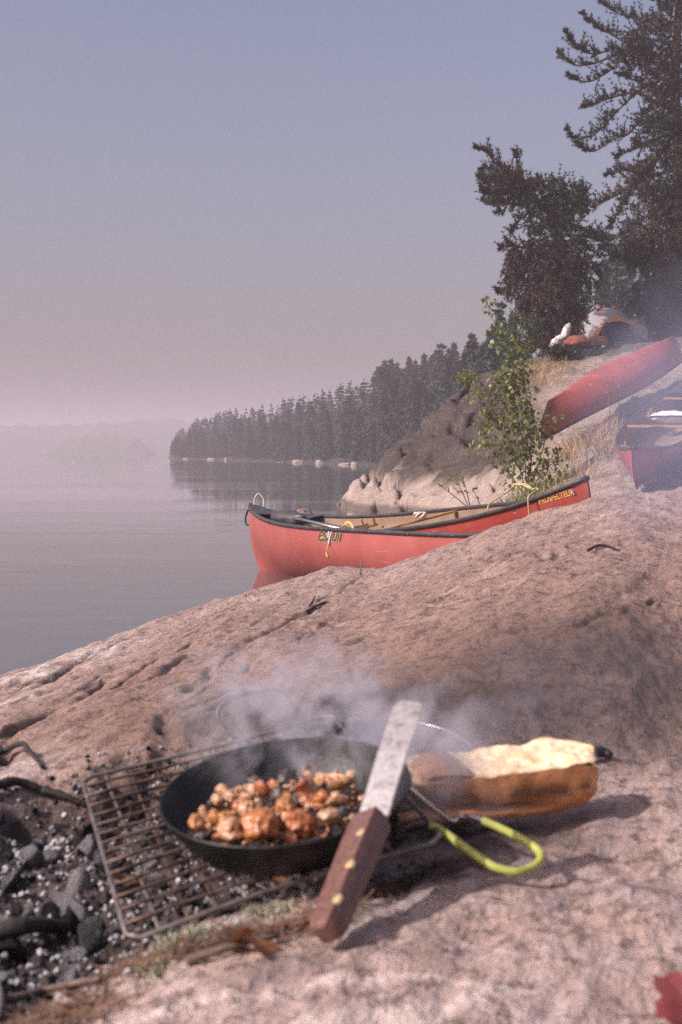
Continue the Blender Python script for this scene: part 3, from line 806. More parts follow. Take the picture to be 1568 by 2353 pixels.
def tufts(P, a, m, L, W, spread=.8, g=rng):
    P = np.repeat(P, m, 0); a = np.repeat(a, m, 0)
    d = nrm(a * (1 - spread * .5) + rdir(len(P), g) * spread)
    return blades(P, d, L * g.uniform(.6, 1.15, len(P)), W * g.uniform(.7, 1.3, len(P)), g)

def trunk(P, r, k=9, seed=0):
    P = smooth_path(P, 10); b = MB(); r = np.interp(np.linspace(0, 1, len(P)), np.linspace(0, 1, len(r)), r)
    b.tube(P, r * (1 + .1 * vnoise(np.arange(len(P)) * .7, seed)), k); return b, P

def pine(name, label, D, trunk_px, tr, limbs, clusters, seed, tuft=.10, m=9, group=None, thin=.8):
    """jack pine: limbs and twig masses placed by their real size and distance"""
    g = np.random.default_rng(seed)
    base = unproj(*trunk_px[0], D)
    base[2] = float(zground(base[0], base[1])) - .1
    t = thing(name, label, 'tree', base, group)
    TP = [unproj(px, py, D) for px, py in trunk_px]; TP[0] = base
    b, _ = trunk(TP, tr, 9, seed); b.obj('trunk', M['bark'], t, loc=base)
    wood = MB(); TPt = []; TAx = []
    def twig(p, d, L, n, droop):
        q = [p]; dd = d
        for i in range(n):
            dd = nrm(dd + rdir(1, g)[0] * .28 + np.array([0, 0, droop]) * .3); q.append(q[-1] + dd * L / n)
            TPt.append(q[-1]); TAx.append(dd)
        wood.tube(q, np.linspace(.009, .004, len(q)), 4, cap=False)
    for pts, dep, dens in limbs:
        off = g.uniform(-dep, dep)
        n0 = len(pts)
        Pl = smooth_path([unproj(px, py, D + off * (1 - i / (n0 - 1))) if False else unproj(px, py, D + off * i / max(1, n0 - 1)) for i, (px, py) in enumerate(pts)], 10)
        wood.tube(Pl, np.linspace(.04, .006, len(Pl)), 5, cap=False)
        L = np.linalg.norm(np.diff(Pl, axis=0), axis=1).sum(); N = int(L * 20 * dens)
        for k in range(N):
            f = g.uniform(.12, 1) ** .8; i = min(int(f * (len(Pl) - 1)), len(Pl) - 2); p = Pl[i] + (Pl[i + 1] - Pl[i]) * g.random()
            tan = nrm(Pl[i + 1] - Pl[i]); d = nrm(tan * .55 + rdir(1, g)[0] * .7 + np.array([0, 0, .5]))
            twig(p, d, (.06 + .44 * g.random() ** 2) * (1.25 - .95 * f * f), 4, .45)
        for k in range(2): TPt.append(Pl[-1] + rdir(1, g)[0] * .015); TAx.append(nrm(Pl[-1] - Pl[-3]))
    for px, py, rx, ry, rot, n, droop in clusters:
        a = R(rot)
        for k in range(int(n * thin)):
            v = rdir(1, g)[0] * g.random() ** .45
            ex, ey = v[0] * rx, v[2] * ry
            x = px + ex * cos(a) - ey * sin(a); y = py + ex * sin(a) + ey * cos(a)
            dz = v[1] * (rx + ry) / 2 / F * D * .9
            p = unproj(x, y, D); p = p + np.array([0, dz, 0])
            c = unproj(px, py, D)
            d = nrm(nrm(p - c) * .6 + rdir(1, g)[0] * .6 + np.array([0, 0, droop]))
            twig(p, d, g.uniform(.14, .34), 4, droop * .6)
    wood.obj('limbs', M['bark'], t, loc=base)
    P = np.array(TPt); A = np.array(TAx)
    br = fbm(P[:, 0] * 1.1, P[:, 1] * 1.1, P[:, 2] * 1.1, 3, seed) + g.normal(size=len(P)) * .25 > .34  # patches of crown painted as if sunlit
    for mask, mat, nm in ((~br, 'pine', 'crown'), (br, 'pine_b', 'lit_crown')):
        V, Fc = tufts(P[mask], A[mask], m, tuft, .010, .75, g)
        tag(mesh_obj(nm, V, Fc, M[mat], t, False, loc=base), kind='stuff')
    return t

def fan(tip, root, sub):
    return [root] + sub + [tip]

DB = 34.5
big_limbs = [
    ([(1560, 150), (1516, 66), (1450, 40), (1400, 20), (1372, -4)], .8, 1), ([(1560, 190), (1470, 118), (1407, 80), (1372, 62), (1334, 30)], .9, 1),
    ([(1540, 160), (1431, 112), (1366, 124), (1322, 106), (1298, 73)], 1.1, 1.1), ([(1431, 112), (1380, 140), (1329, 150), (1300, 138), (1285, 124)], 1.1, 1.1),
    ([(1500, 130), (1448, 119), (1404, 160), (1359, 186), (1330, 184), (1308, 173)], .9, 1), ([(1530, 230), (1470, 190), (1414, 168)], .7, 1),
    ([(1540, 250), (1465, 214), (1400, 226), (1365, 240), (1336, 247)], .9, 1.2), ([(1550, 160), (1516, 184), (1465, 212), (1414, 260), (1372, 304), (1322, 318), (1302, 299)], .8, 1.2),
    ([(1550, 200), (1492, 246), (1448, 304), (1414, 318), (1366, 347), (1338, 340), (1326, 328)], .8, 1.1), ([(1550, 300), (1490, 330), (1440, 350), (1417, 362)], .6, 1),
    ([(1555, 290), (1492, 392), (1440, 392), (1390, 404)], .6, 1.3), ([(1555, 300), (1492, 391), (1448, 442), (1420, 490), (1396, 522)], .4, 1.3), ([(1480, 400), (1430, 440), (1390, 462), (1368, 472)], .6, 1.2),
    ([(1540, 480), (1465, 530), (1410, 548), (1380, 544), (1338, 529)], .6, 1.1), ([(1545, 470), (1470, 560), (1430, 590), (1405, 600)], .8, 1.2), ([(1550, 560), (1480, 600), (1420, 590), (1380, 570)], .8, 1),
    ([(1548, -40), (1500, 0), (1470, -40), (1452, -60)], .6, 1), ([(1545, 40), (1530, 10), (1552, -30)], .4, 1), ([(1560, 30), (1600, 20), (1660, -10)], .8, 1),
    ([(1560, 90), (1620, 120), (1700, 110)], 1, 1), ([(1560, 260), (1630, 300), (1720, 290)], 1, 1), ([(1560, 420), (1640, 450), (1740, 460)], 1, 1), ([(1560, -120), (1500, -160), (1440, -200)], .8, 1),
    ([(1560, -200), (1620, -240), (1690, -280)], .8, 1), ([(1556, -260), (1520, -310), (1490, -350)], .6, 1)]
big_cl = [(1500, 95, 60, 55, 0, 230, .2), (1540, 30, 40, 50, 0, 110, .4), (1470, 150, 60, 25, 20, 120, .3), (1560, 170, 60, 60, 0, 250, .1), (1530, 250, 60, 60, 0, 220, .1), (1560, 330, 70, 60, 0, 230, 0), (1500, 300, 45, 40, -30, 90, .2),
          (1520, 400, 60, 60, -30, 230, -.1), (1570, 470, 70, 70, 0, 300, -.3), (1480, 440, 45, 50, -40, 140, -.2), (1520, 540, 70, 55, 0, 330, -.4), (1480, 575, 50, 42, 20, 190, -.4), (1560, 620, 80, 70, 0, 420, -.7),
          (1500, 680, 60, 55, 0, 260, -.8), (1560, 730, 75, 55, 0, 340, -.8), (1630, 560, 60, 120, 0, 260, -.5), (1640, 350, 60, 120, 0, 200, 0), (1510, 752, 30, 30, 0, 60, -.8), (1560, -120, 70, 90, 0, 200, .2), (1560, -280, 40, 80, 0, 120, .3)]
pine('jack_pine', 'tall dark pine at the right edge, its long limbs reaching left over the camp', DB, [(1556, 800), (1552, 600), (1560, 400), (1552, 200), (1560, 0), (1556, -200), (1554, -380)], [.20, .17, .15, .12, .09, .06, .02], big_limbs, big_cl, 21, thin=1.0)

sm_limbs = [([(1250, 470), (1190, 420), (1150, 385), (1120, 352), (1093, 340)], .4, 1.6), ([(1190, 430), (1150, 400), (1120, 385), (1103, 398)], .3, 1.2), ([(1200, 440), (1150, 420), (1118, 420), (1104, 412)], .3, 1.2),
            ([(1220, 450), (1160, 440), (1125, 448), (1106, 438)], .3, 1.3), ([(1200, 470), (1150, 465), (1125, 470), (1112, 460)], .3, 1.2), ([(1195, 420), (1190, 395), (1188, 370), (1184, 350)], .15, 1.7),
            ([(1240, 470), (1200, 500), (1185, 520), (1178, 535)], .2, 1.2), ([(1270, 450), (1260, 425), (1285, 420), (1298, 428)], .3, 1.3), ([(1290, 500), (1320, 470), (1340, 450), (1346, 440)], .3, 1.6), ([(1300, 520), (1330, 480), (1350, 490)], .3, 1.4),
            ([(1290, 560), (1220, 570), (1175, 565), (1150, 572)], .3, 1.4), ([(1290, 590), (1230, 600), (1190, 640), (1155, 672), (1142, 668)], .3, 1.3), ([(1300, 620), (1250, 650), (1215, 690), (1200, 720)], .3, 1.4), ([(1300, 540), (1350, 545), (1390, 560)], .4, 1.2), ([(1310, 600), (1350, 610), (1380, 640)], .4, 1.2),
            ([(1180, 440), (1160, 480), (1140, 490)], .3, 1.)]
sm_cl = [(1185, 435, 62, 36, 12, 300, .3), (1240, 450, 55, 34, 5, 240, .25), (1150, 425, 40, 34, 25, 110, .3), (1325, 455, 28, 30, 0, 110, .35), (1290, 490, 55, 34, 0, 210, .1), (1255, 500, 50, 34, 0, 170, -.1), (1270, 550, 55, 45, 0, 240, -.4), (1200, 575, 42, 22, -15, 120, -.7), (1180, 605, 24, 34, 10, 80, -.9),
         (1250, 610, 60, 55, 0, 300, -.7), (1310, 590, 45, 60, 0, 260, -.5), (1190, 660, 38, 26, 20, 120, -.6), (1240, 690, 42, 60, 0, 270, -.9), (1300, 680, 40, 60, 0, 270, -.8), (1270, 750, 42, 45, 0, 190, -.9), (1350, 610, 34, 40, 0, 110, -.5), (1370, 560, 30, 18, 0, 60, .1), (1320, 735, 22, 45, 0, 110, -.9), (1240, 755, 30, 40, 0, 130, -.8), (1290, 620, 60, 90, 0, 200, -.5)]
pine('jack_pine', 'leaning shaggy pine left of the tent, its top bent towards the lake', 33, [(1326, 800), (1318, 720), (1300, 620), (1285, 540), (1255, 480), (1200, 430), (1150, 385)], [.15, .13, .11, .09, .07, .045, .02], sm_limbs, sm_cl, 22, thin=.62)

# spruces --------------------------------------------------------------
def spruce_mesh(seed, tiers=22, slim=.15, dens=1.):
    g = np.random.default_rng(seed); V = []; Fs = []; n = 0
    b = MB(); b.tube([(0, 0, -.03), (0, 0, .5), (0, 0, .97)], [.014, .009, .003], 5)
    bare = g.uniform(.03, .14)
    PV = []; PD = []; PL = []
    for i in range(tiers):
        f = (i + g.uniform(-.3, .3)) / tiers; z = bare + (1 - bare) * f
        r = slim * (1 - f) ** .75 * g.uniform(.65, 1.15) + .012
        for k in range(int(g.integers(5, 9) * dens)):
            a = g.uniform(0, 2 * pi); rr = r * g.uniform(.55, 1.1)
            for q in np.linspace(.12, 1, 5):
                p = np.array([cos(a) * rr * q, sin(a) * rr * q, z - rr * .5 * q + rr * .25 * q * q])
                for w in range(3):
                    PV.append(p + g.normal(size=3) * .004); PD.append(nrm(np.array([cos(a), sin(a), -.35]) * .8 + rdir(1, g)[0] * .9)); PL.append(.035 + .25 * rr * (1 - .4 * q))
    for w in range(6): PV.append(np.array([0, 0, .96])); PD.append(nrm(np.array([0, 0, 1]) + rdir(1, g)[0] * .4)); PL.append(.04)
    Vb, Fb = blades(np.array(PV), np.array(PD), np.array(PL), np.array(PL) * .28, g)
    me = bpy.data.meshes.new('spruce')
    V = np.concatenate([np.concatenate(b.V), Vb]); Fc = b.F + [[int(i) + b.n for i in f] for f in Fb]
    me.from_pydata([tuple(v) for v in V], [], Fc); me.materials.append(M['bark']); me.materials.append(M['spruce'])
    me.polygons.foreach_set('material_index', np.array([0] * len(b.F) + [1] * len(Fb), np.int32)); me.update(); return me
spruces = [spruce_mesh(100 + i, 20 + 2 * (i % 3), (.13, .16, .11, .19, .145, .125, .17, .10)[i]) for i in range(8)]

def broad_mesh(seed):
    g = np.random.default_rng(seed); b = MB(); b.tube([(0, 0, -.03), (.01, 0, .4), (0, .01, .8)], [.016, .011, .004], 5)
    c = np.array([[g.normal() * .10, g.normal() * .10, g.uniform(.4, .95)] for _ in range(26)])
    P = np.concatenate([ci + rdir(42, g) * g.random((42, 1)) ** .5 * g.uniform(.05, .10) for ci in c])
    Vb, Fb = blades(P, rdir(len(P), g), g.uniform(.02, .04, len(P)), .012, g)
    me = bpy.data.meshes.new('broadleaf_tree'); V = np.concatenate([np.concatenate(b.V), Vb]); Fc = b.F + [[int(i) + b.n for i in f] for f in Fb]
    me.from_pydata([tuple(v) for v in V], [], Fc); me.materials.append(M['bark']); me.materials.append(M['broad'])
    me.polygons.foreach_set('material_index', np.array([0] * len(b.F) + [1] * len(Fb), np.int32)); me.update(); return me
broads = [broad_mesh(200 + i) for i in range(3)]

def plant_tree(me, name, x, y, z, h, label, group, w=1.):
    o = bpy.data.objects.new(name, me); COL.objects.link(o); o.location = (x, y, z); o.scale = (h * w, h * w, h); o.rotation_euler = (rng.normal() * .02, rng.normal() * .02, rng.uniform(0, 6.3))
    return tag(o, label, 'tree', group)

sky_line = lambda px: np.interp(px, [388, 398, 410, 440, 500, 560, 600, 680, 740, 780, 820, 862, 872, 905, 950, 1000, 1040, 1080, 1120, 1300, 1568], [1022, 1002, 988, 968, 950, 942, 936, 915, 905, 890, 880, 866, 842, 824, 830, 812, 798, 788, 778, 740, 700])
ng = 0; gT = np.random.default_rng(5); far_pts = []
for k in range(2600):
    px = gT.uniform(392, 1190) if gT.random() < .93 else gT.uniform(392, 470)
    t = gT.uniform(.5, 46) ** 1.0 if gT.random() < .75 else gT.uniform(.5, 10)
    D = dsh(px) + t; x = (px - 784) / F * D; z = float(zwood(np.array(x), np.array(D)))
    if z < .12: continue
    top = HC - (sky_line(px) - 1040) / F * D - z
    h = min(top * (.52 + .58 * gT.random() ** 1.4) if t > 14 else top * gT.uniform(.3, .92), 9.5)
    if h < 1.4: continue
    far_pts.append((D, px, x, z, h, t))
# spread out: drop trees that stand in one another
keep = []; cell = set()
for p in far_pts:
    k = (int(p[2] / 1.25), int(p[0] / 1.6))
    if k in cell: continue
    cell.add(k); keep.append(p)
keep.sort(key=lambda p: -(p[4] / p[0]))
front = [p for p in keep if p[5] < 9][:170]; back = [p for p in keep if p[5] >= 9]
back.sort(key=lambda p: -(1040 - (p[3] + p[4] - HC) / p[0] * -F))
singles = front + back[:110]; rest = back[110:] + [p for p in keep if p[5] < 9][170:]
for D, px, x, z, h, t in singles:
    if gT.random() < .1 and t > 6: plant_tree(broads[int(gT.integers(3))], 'broadleaf_tree', x, D, z, h * .9, 'hazy rounded leafy tree standing among the spruces of the far wooded point', 'leafy trees on the wooded point', 1.2)
    else: plant_tree(spruces[int(gT.integers(8))], 'spruce_tree', x, D, z, h, 'hazy dark spruce in the dense wood on the far point', 'spruces on the wooded point', gT.uniform(.85, 1.3))
def merged(name, pts, meshes, label):
    VV = []; FF = []; MI = []; n = 0
    cache = [(np.array([v.co[:] for v in m.vertices]), np.array([list(p.vertices) for p in m.polygons if len(p.vertices) == 3])) for m in meshes]
    for D, px, x, z, h, t in pts:
        V, Fc = cache[int(gT.integers(len(cache)))]; a = gT.uniform(0, 6.3); c, s_ = cos(a), sin(a); w = h * gT.uniform(.9, 1.3)
        VV.append(np.stack([(V[:, 0] * c - V[:, 1] * s_) * w + x, (V[:, 0] * s_ + V[:, 1] * c) * w + D, V[:, 2] * h + z], -1)); FF.append(Fc + n); n += len(V)
    o = mesh_obj(name, np.concatenate(VV), np.concatenate(FF), M['spruce'], smooth=False); return tag(o, label, 'forest', None, 'stuff')
light = [spruce_mesh(300 + i, 13, .15, .55) for i in range(4)]
merged('forest', rest[:900], light, 'dense spruce wood behind the first trees of the far point')

# lone pine with a broken crown on the shore of the point
lp = np.array([(652 - 784) / F * 148, 148, 0.]); lp[2] = float(zwood(lp[0], lp[1]))
lt = thing('pine_tree', 'lone ragged pine standing forward on the shore of the far point', 'tree', lp)
hh = HC - (968 - 1040) / F * 148 - lp[2]
b, P = trunk([lp, lp + [.05, 0, hh * .5], lp + [-.05, 0, hh]], [.12, .09, .03]); b.obj('trunk', M['bark'], lt, loc=lp)
gl = np.random.default_rng(9); Pp = []
for cx, cz, rx, rz, n in ((0, .93, .55, .16, 70), (.5, .88, .45, .10, 40), (-.5, .84, .5, .10, 40), (0, .68, .5, .2, 60), (-.2, .40, .7, .2, 60), (-.5, .22, .7, .1, 40), (.1, .55, .4, .12, 30)):
    v = rdir(n, gl) * gl.random((n, 1)) ** .5; Pp.append(lp + np.stack([cx + v[:, 0] * rx, v[:, 1] * rx, (cz * hh) + v[:, 2] * rz * hh], -1))
Pp = np.concatenate(Pp); V, Fc = tufts(Pp, rdir(len(Pp), gl), 6, .28, .05, .9, gl); tag(mesh_obj('crown', V, Fc, M['spruce'], lt, False, loc=lp), kind='stuff')

# nearer spruces on the right, between the outcrop and the camp
near_sp = [(1090, 762, 66, 'dark pointed spruce rising alone right of the wooded skyline'), (1108, 785, 62, 'short spruce beside the pointed one above the dark outcrop'), (1060, 805, 70, 'slim spruce at the end of the wooded skyline'), (1150, 690, 52, 'dark spruce showing behind the top of the birch sapling'),
           (1128, 742, 55, 'small spruce left of the birch sapling top'), (1440, 492, 70, 'hazy spruce seen between the two big pines'), (1408, 560, 66, 'hazy blue spruce behind the leaning pine'), (1372, 590, 60, 'hazy spruce just right of the leaning pine trunk'), (1480, 600, 58, 'spruce standing behind the tent under the tall pine'),
           (1180, 712, 50, 'low spruce between the birch sapling and the leaning pine'), (1215, 735, 47, 'low dense spruce left of the leaning pine trunk'), (1350, 640, 52, 'dim spruce above the left side of the tent'), (1425, 650, 48, 'dim spruce above the right side of the tent'), (1530, 560, 62, 'smoky spruce behind the tall pine trunk'), (1250, 700, 60, 'dim spruce behind the middle of the leaning pine'), (1310, 620, 64, 'hazy spruce behind the crown of the leaning pine')]
for i, (px, py, D, lab) in enumerate(near_sp):
    x = (px - 784) / F * D; z = float(zfar(np.array(x), np.array(min(D, 60.)))) if D < 60 else max(float(zwood(np.array(x), np.array(D))), 1.5)
    z -= .1; h = HC - (py - 1040) / F * D - z
    plant_tree(spruces[i % 8], 'spruce_tree', x, D, z, h, lab, None, .95)

# boulders along the far waterline, and one near the canoes
M['pale_rock'] = plain('pale_rock', (.30, .25, .23), .85, var=.3, scale=3, bump=.04, bscale=6)
def boulder(px, py, D, rx, rz, label, group=None, mat='pale_rock', seed=0, sub=3):
    V0, F0 = ICO[sub]; c = unproj(px, py, D); n = fbm(V0[:, 0] * 1.3 + seed, V0[:, 1] * 1.3, V0[:, 2] * 1.3, 4, seed)
    V = V0 * (1 + .22 * n)[:, None] * [rx, rx * .8, rz]; c[2] = .0
    b = MB(); b.add(V + c, F0); return tag(b.obj('boulder', M[mat], loc=c), label, 'rock', group)
for i, (px, w, lab) in enumerate([(427, 14, 'pale rock at the tip of the far point'), (486, 22, 'pale low rock on the waterline near the tip of the far point'), (520, 10, 'small pale rock on the waterline of the far point'), (645, 26, 'pale rock under the lone pine on the far shore'), (686, 28, 'broad pale rock just right of the lone pine'), (735, 22, 'dull rock on the far shore in the shade of the wood'), (795, 34, 'pale rocks end of the far shore near the outcrop'), (815, 18, 'small pale rock on the far shore touching the outcrop')]):
    D = float(dsh(px)) - 1.5; boulder(px, 0, D, w / F * D * .5, .2 + .07 * (i % 3), lab, None, 'pale_rock', i)
M['brown_rock'] = plain('brown_wet_rock', (.20, .135, .11), .7, var=.3, scale=4, bump=.02, bscale=14)
boulder(694, 1185, 21.5, .19, .17, 'small brown boulder poking out of the lake behind the floating canoe', None, 'brown_rock', 31, 4)

# birch sapling ---------------------------------------------------------
gb = np.random.default_rng(31); DS = 18.0
def at(px, py, d=0.): return unproj(px, py, DS + d)
bb = at(1212, 1128); bb[2] = float(zfar(bb[0], bb[1])) - .03
bt = thing('birch_sapling', 'slender birch sapling with small green leaves beside the raised canoe', 'sapling', bb)
stems = [([(1212, 1132), (1205, 1040), (1190, 960), (1178, 880), (1160, 800), (1135, 740), (1118, 690)], 0), ([(1212, 1132), (1222, 1040), (1215, 950), (1205, 860), (1200, 790), (1195, 720)], .15), ([(1212, 1132), (1190, 1060), (1160, 1000), (1130, 960), (1100, 940)], -.2), ([(1214, 1132), (1240, 1060), (1255, 1000), (1262, 950)], .1), ([(1214, 1132), (1250, 1080), (1280, 1060), (1300, 1030)], -.1), ([(1205, 1090), (1150, 1060), (1110, 1010)], -.1)]
sb = MB(); SP = []
for pts, off in stems:
    P = smooth_path([at(a, b_, off * i / 3) if i else bb + [0, 0, .02] for i, (a, b_) in enumerate(pts)], 10); sb.tube(P, np.linspace(.009, .003, len(P)), 6); SP.append(P)
pts_cl = [(a_, b_, c_ * 1.12, d_ * 1.1, int(n_ * 1.35)) for a_, b_, c_, d_, n_ in [(1122, 700, 16, 26, 14), (1140, 755, 22, 26, 18), (1170, 790, 40, 26, 34), (1185, 840, 42, 40, 70), (1165, 890, 46, 40, 80), (1195, 900, 40, 50, 76), (1175, 950, 60, 40, 90), (1120, 960, 36, 34, 44), (1195, 1000, 60, 40, 90), (1230, 990, 45, 50, 56), (1110, 1010, 28, 26, 24), (1165, 1040, 60, 34, 66), (1230, 1060, 55, 40, 62), (1280, 1060, 30, 34, 26), (1200, 1100, 60, 28, 44), (1070, 868, 26, 8, 9), (1100, 905, 30, 20, 16), (1270, 960, 26, 22, 16), (1290, 1095, 30, 16, 14)]]
leaves = []
for px, py, rx, ry, n in pts_cl:
    for k in range(n):
        v = rdir(1, gb)[0] * gb.random() ** .4; leaves.append(at(px + v[0] * rx, py + v[2] * ry, v[1] * .3))
for k in range(0, len(leaves), 5):           # twigs carrying the leaves
    p = leaves[k]; Pa = SP[int(gb.integers(len(SP)))]; Pa = np.concatenate(SP); j = np.argmin(((Pa - p) ** 2).sum(1) + (Pa[:, 2] > p[2]) * .05); sb.tube([Pa[j], (Pa[j] + p) / 2 + [0, 0, .02], p], [.004, .003, .002], 4, cap=False)
sb.obj('stem', M['twig'], bt, loc=bb)
def leaf_mesh(name, fold):
    V = np.array([(0, 0, 0), (.3, -.36, fold), (.3, .36, fold), (.62, -.27, fold * .8), (.62, .27, fold * .8), (1, 0, -.1), (.35, 0, 0), (.65, 0, -.02)])
    me = bpy.data.meshes.new(name); me.from_pydata([tuple(v) for v in V], [], [[0, 1, 6], [0, 6, 2], [1, 3, 7, 6], [6, 7, 4, 2], [3, 5, 7], [7, 5, 4]]); me.materials.append(M['birch']); me.update(); return me
lm = [leaf_mesh('leaf', .1), leaf_mesh('leaf', .22), leaf_mesh('leaf', -.05)]
order = gb.permutation(len(leaves)); LV = []; LF = []; n = 0
for q, i in enumerate(order):
    p = leaves[i]; s_ = gb.uniform(.055, .092); e = (gb.uniform(-1.3, 1.3), gb.uniform(.1, 1.4), gb.uniform(0, 6.3))
    if q < 300:
        o = bpy.data.objects.new('leaf', lm[q % 3]); COL.objects.link(o); o.parent = bt; o.location = p - bb; o.rotation_euler = e; o.scale = (s_,) * 3
    else:
        m = lm[q % 3]; rot = np.array((Matrix.Rotation(e[2], 3, 'Z') @ Matrix.Rotation(e[1], 3, 'Y') @ Matrix.Rotation(e[0], 3, 'X')))
        LV.append(np.array([v.co[:] for v in m.vertices]) * s_ @ rot.T + p); LF += [[a + n for a in f.vertices] for f in m.polygons]; n += 8
tag(mesh_obj('leaves', np.concatenate(LV), LF, M['birch'], bt, False, loc=bb), kind='stuff')

# smaller leafy bushes behind it
def bush(name, label, px, py, D, rx, ry, n, mat, seed, L=.07, cat='bush', W=.3, zoff=0, ground=True):
    g = np.random.default_rng(seed); c = unproj(px, py, D); r = np.array([rx, (rx + ry) / 2, ry]) / F * D
    if ground: c[2] = max(c[2], float(zground(c[0], c[1])) + r[2] * .6)
    cl = c + rdir(18, g) * r * .75; P = np.concatenate([q + rdir(n // 18, g) * g.random((n // 18, 1)) ** .5 * r * .45 for q in cl])
    V, Fc = blades(P, nrm(rdir(len(P), g) + [0, 0, .3]), g.uniform(.6, 1.2, len(P)) * L, L * W, g)
    base = c - [0, 0, r[2]]; t = thing(name, label, cat, base); tag(mesh_obj('foliage', V, Fc, M[mat], t, False, loc=base), kind='stuff')
    b = MB()
    for q in cl[:9]: b.tube([base - [0, 0, .15], (base + q) / 2 + [0, 0, .05], q], [.015, .01, .004], 5)
    b.obj('stem', M['twig'], t, loc=base); return t
bush('bush', 'dense green bush behind the birch sapling under the leaning pine', 1205, 765, 31, 42, 60, 1500, 'broad', 41)
bush('bush', 'low dark bush at the foot of the white bundle', 1300, 828, 31, 40, 26, 1300, 'pine', 42)
bush('bush', 'dull bush beside the tent floor to the right', 1370, 836, 31.5, 30, 12, 600, 'spruce', 43)
bush('bush', 'pale green shrub at the top of the dark outcrop', 1075, 870, 28.5, 30, 18, 500, 'birch', 44, .05)

def grass(name, label, spots, mat, seed, L, W=.006, lean=.35):
    g = np.random.default_rng(seed); P = []; Ls = []
    for px, py, D, rx, rd, n in spots:
        u = g.normal(size=(n, 2)) * .5; d = D + u[:, 1] * rd; x = (px + u[:, 0] * rx - 784) / F * d
        P.append(np.stack([x, d, zground(x, d) - .01], -1)); Ls.append(g.uniform(.5, 1.1, n) * L)
    P = np.concatenate(P); Ls = np.concatenate(Ls); d = nrm(rdir(len(P), g) * lean + [0, 0, 1]); w = nrm(np.cross(d, rdir(len(P), g))) * W
    bend = rdir(len(P), g) * [1, 1, 0] * Ls[:, None] * .3
    m1 = P + d * Ls[:, None] * .55; t = P + d * Ls[:, None] + bend
    V = np.stack([P - w, P + w, m1 + w * .7, m1 - w * .7, t], 1).reshape(-1, 3); i = np.arange(len(P)) * 5
    Fc = [[a, a + 1, a + 2, a + 3] for a in i] + [[a + 3, a + 2, a + 4] for a in i]
    return tag(mesh_obj(name, V, Fc, M[mat], smooth=False), label, 'grass', None, 'stuff')
grass('green_grass', 'green grass growing on the shore behind the raised canoe', [(1150, 1140, 16.5, 90, 1.0, 520), (1110, 1150, 17.5, 40, .8, 160), (1380, 1120, 13, 60, .5, 220), (1200, 1120, 17.5, 120, .8, 260)], 'greengrass', 51, .34)
grass('dry_grass', 'dry straw-coloured grass between the upturned canoe and the upright one', [(1345, 970, 20.2, 60, .7, 260), (1390, 950, 20.6, 50, .6, 200), (1300, 1000, 19.5, 50, .6, 130), (1400, 1000, 18.5, 40, .6, 110), (1245, 850, 28, 60, 1.2, 420), (1210, 830, 29, 40, 1, 160), (1330, 1040, 17.5, 90, 1, 90)], 'drygrass', 52, .30, lean=.6)
# twiggy shrubs without many leaves
def twiggy(label, pts, D, seed, leafy=0, mat='twig'):
    g = np.random.default_rng(seed); P0 = unproj(*pts[0][0], D); t = thing('shrub', label, 'shrub', P0); b = MB(); tips = []
    for line in pts:
        P = smooth_path([unproj(px, py, D + i * .06) for i, (px, py) in enumerate(line)], 6); b.tube(P, np.linspace(.009, .003, len(P)), 5); tips += list(P[len(P) // 3:])
    b.obj('stem', M[mat], t, loc=P0)
    if leafy:
        tips = np.array(tips); P = tips[g.integers(0, len(tips), leafy)] + g.normal(size=(leafy, 3)) * .02
        V, Fc = blades(P, nrm(rdir(leafy, g) + [0, 0, .4]), g.uniform(.04, .08, leafy), .014, g); tag(mesh_obj('foliage', V, Fc, M['birch'], t, False, loc=P0), kind='stuff')
    return t
twiggy('thin dark twiggy shrub with few leaves left of the green grass', [[(1080, 1172), (1062, 1130), (1045, 1098), (1035, 1088)], [(1078, 1168), (1050, 1145), (1015, 1118), (1000, 1108)], [(1082, 1170), (1070, 1120), (1060, 1090)], [(1105, 1165), (1095, 1140), (1088, 1125)]], 17, 61, 46)
twiggy('bare forked dead sapling in front of the upturned canoe', [[(1404, 988), (1402, 950), (1398, 900), (1397, 868)], [(1398, 905), (1380, 895), (1358, 885)], [(1397, 890), (1408, 872), (1412, 862)], [(1398, 920), (1412, 905), (1420, 890)], [(1397, 880), (1388, 862), (1378, 850)]], 18.4, 62, 6)

# ================================================================ CAMP
M['fly'] = plain('grey_tent_fabric', (.29, .265, .28), .7, var=.12, scale=2, bump=.01, bscale=5)
M['orange'] = plain('orange_tent_fabric', (.55, .24, .05), .7, var=.15)
M['orange_hot'] = plain('orange_pole_sleeve', (.72, .22, .08), .6)
M['blue'] = plain('dark_blue_fabric', (.03, .045, .085), .7, var=.3)
M['rust_bag'] = plain('orange_brown_cloth', (.50, .22, .10), .75, var=.3, bump=.02, bscale=12)
tc = unproj(1404, 800, 35.); tc[2] = float(zground(tc[0], tc[1])) + .02
TH = (HC - (708 - 1040) / F * 35.) - tc[2]
tent = thing('tent', 'grey dome tent with an orange arched doorway under the tall pine', 'tent', tc)
th = np.linspace(0, 2 * pi, 73); fz = np.linspace(0, 1, 25)
def dome(t_, f_, off=0.):
    k = (1 - f_ ** 1.7) ** .62
    c, s_ = np.cos(t_), np.sin(t_); p = 2.6
    rr = 1 / (np.abs(c) ** p + np.abs(s_) ** p) ** (1 / p)
    sag = 1 - .05 * np.abs(np.sin(2 * t_)) * np.sin(pi * f_)
    x = (.80 * k * sag + .10 * f_) * rr * c - .13 * f_; y = (.95 * k * sag) * rr * s_
    return np.stack([x * (1 + off), y * (1 + off), f_ * TH * (1 + off * .5) - .05 * TH * f_ ** 3 * np.abs(np.cos(t_) * 0 + 1) * 0], -1)
G = np.array([[dome(a, f_) for a in th] for f_ in fz])
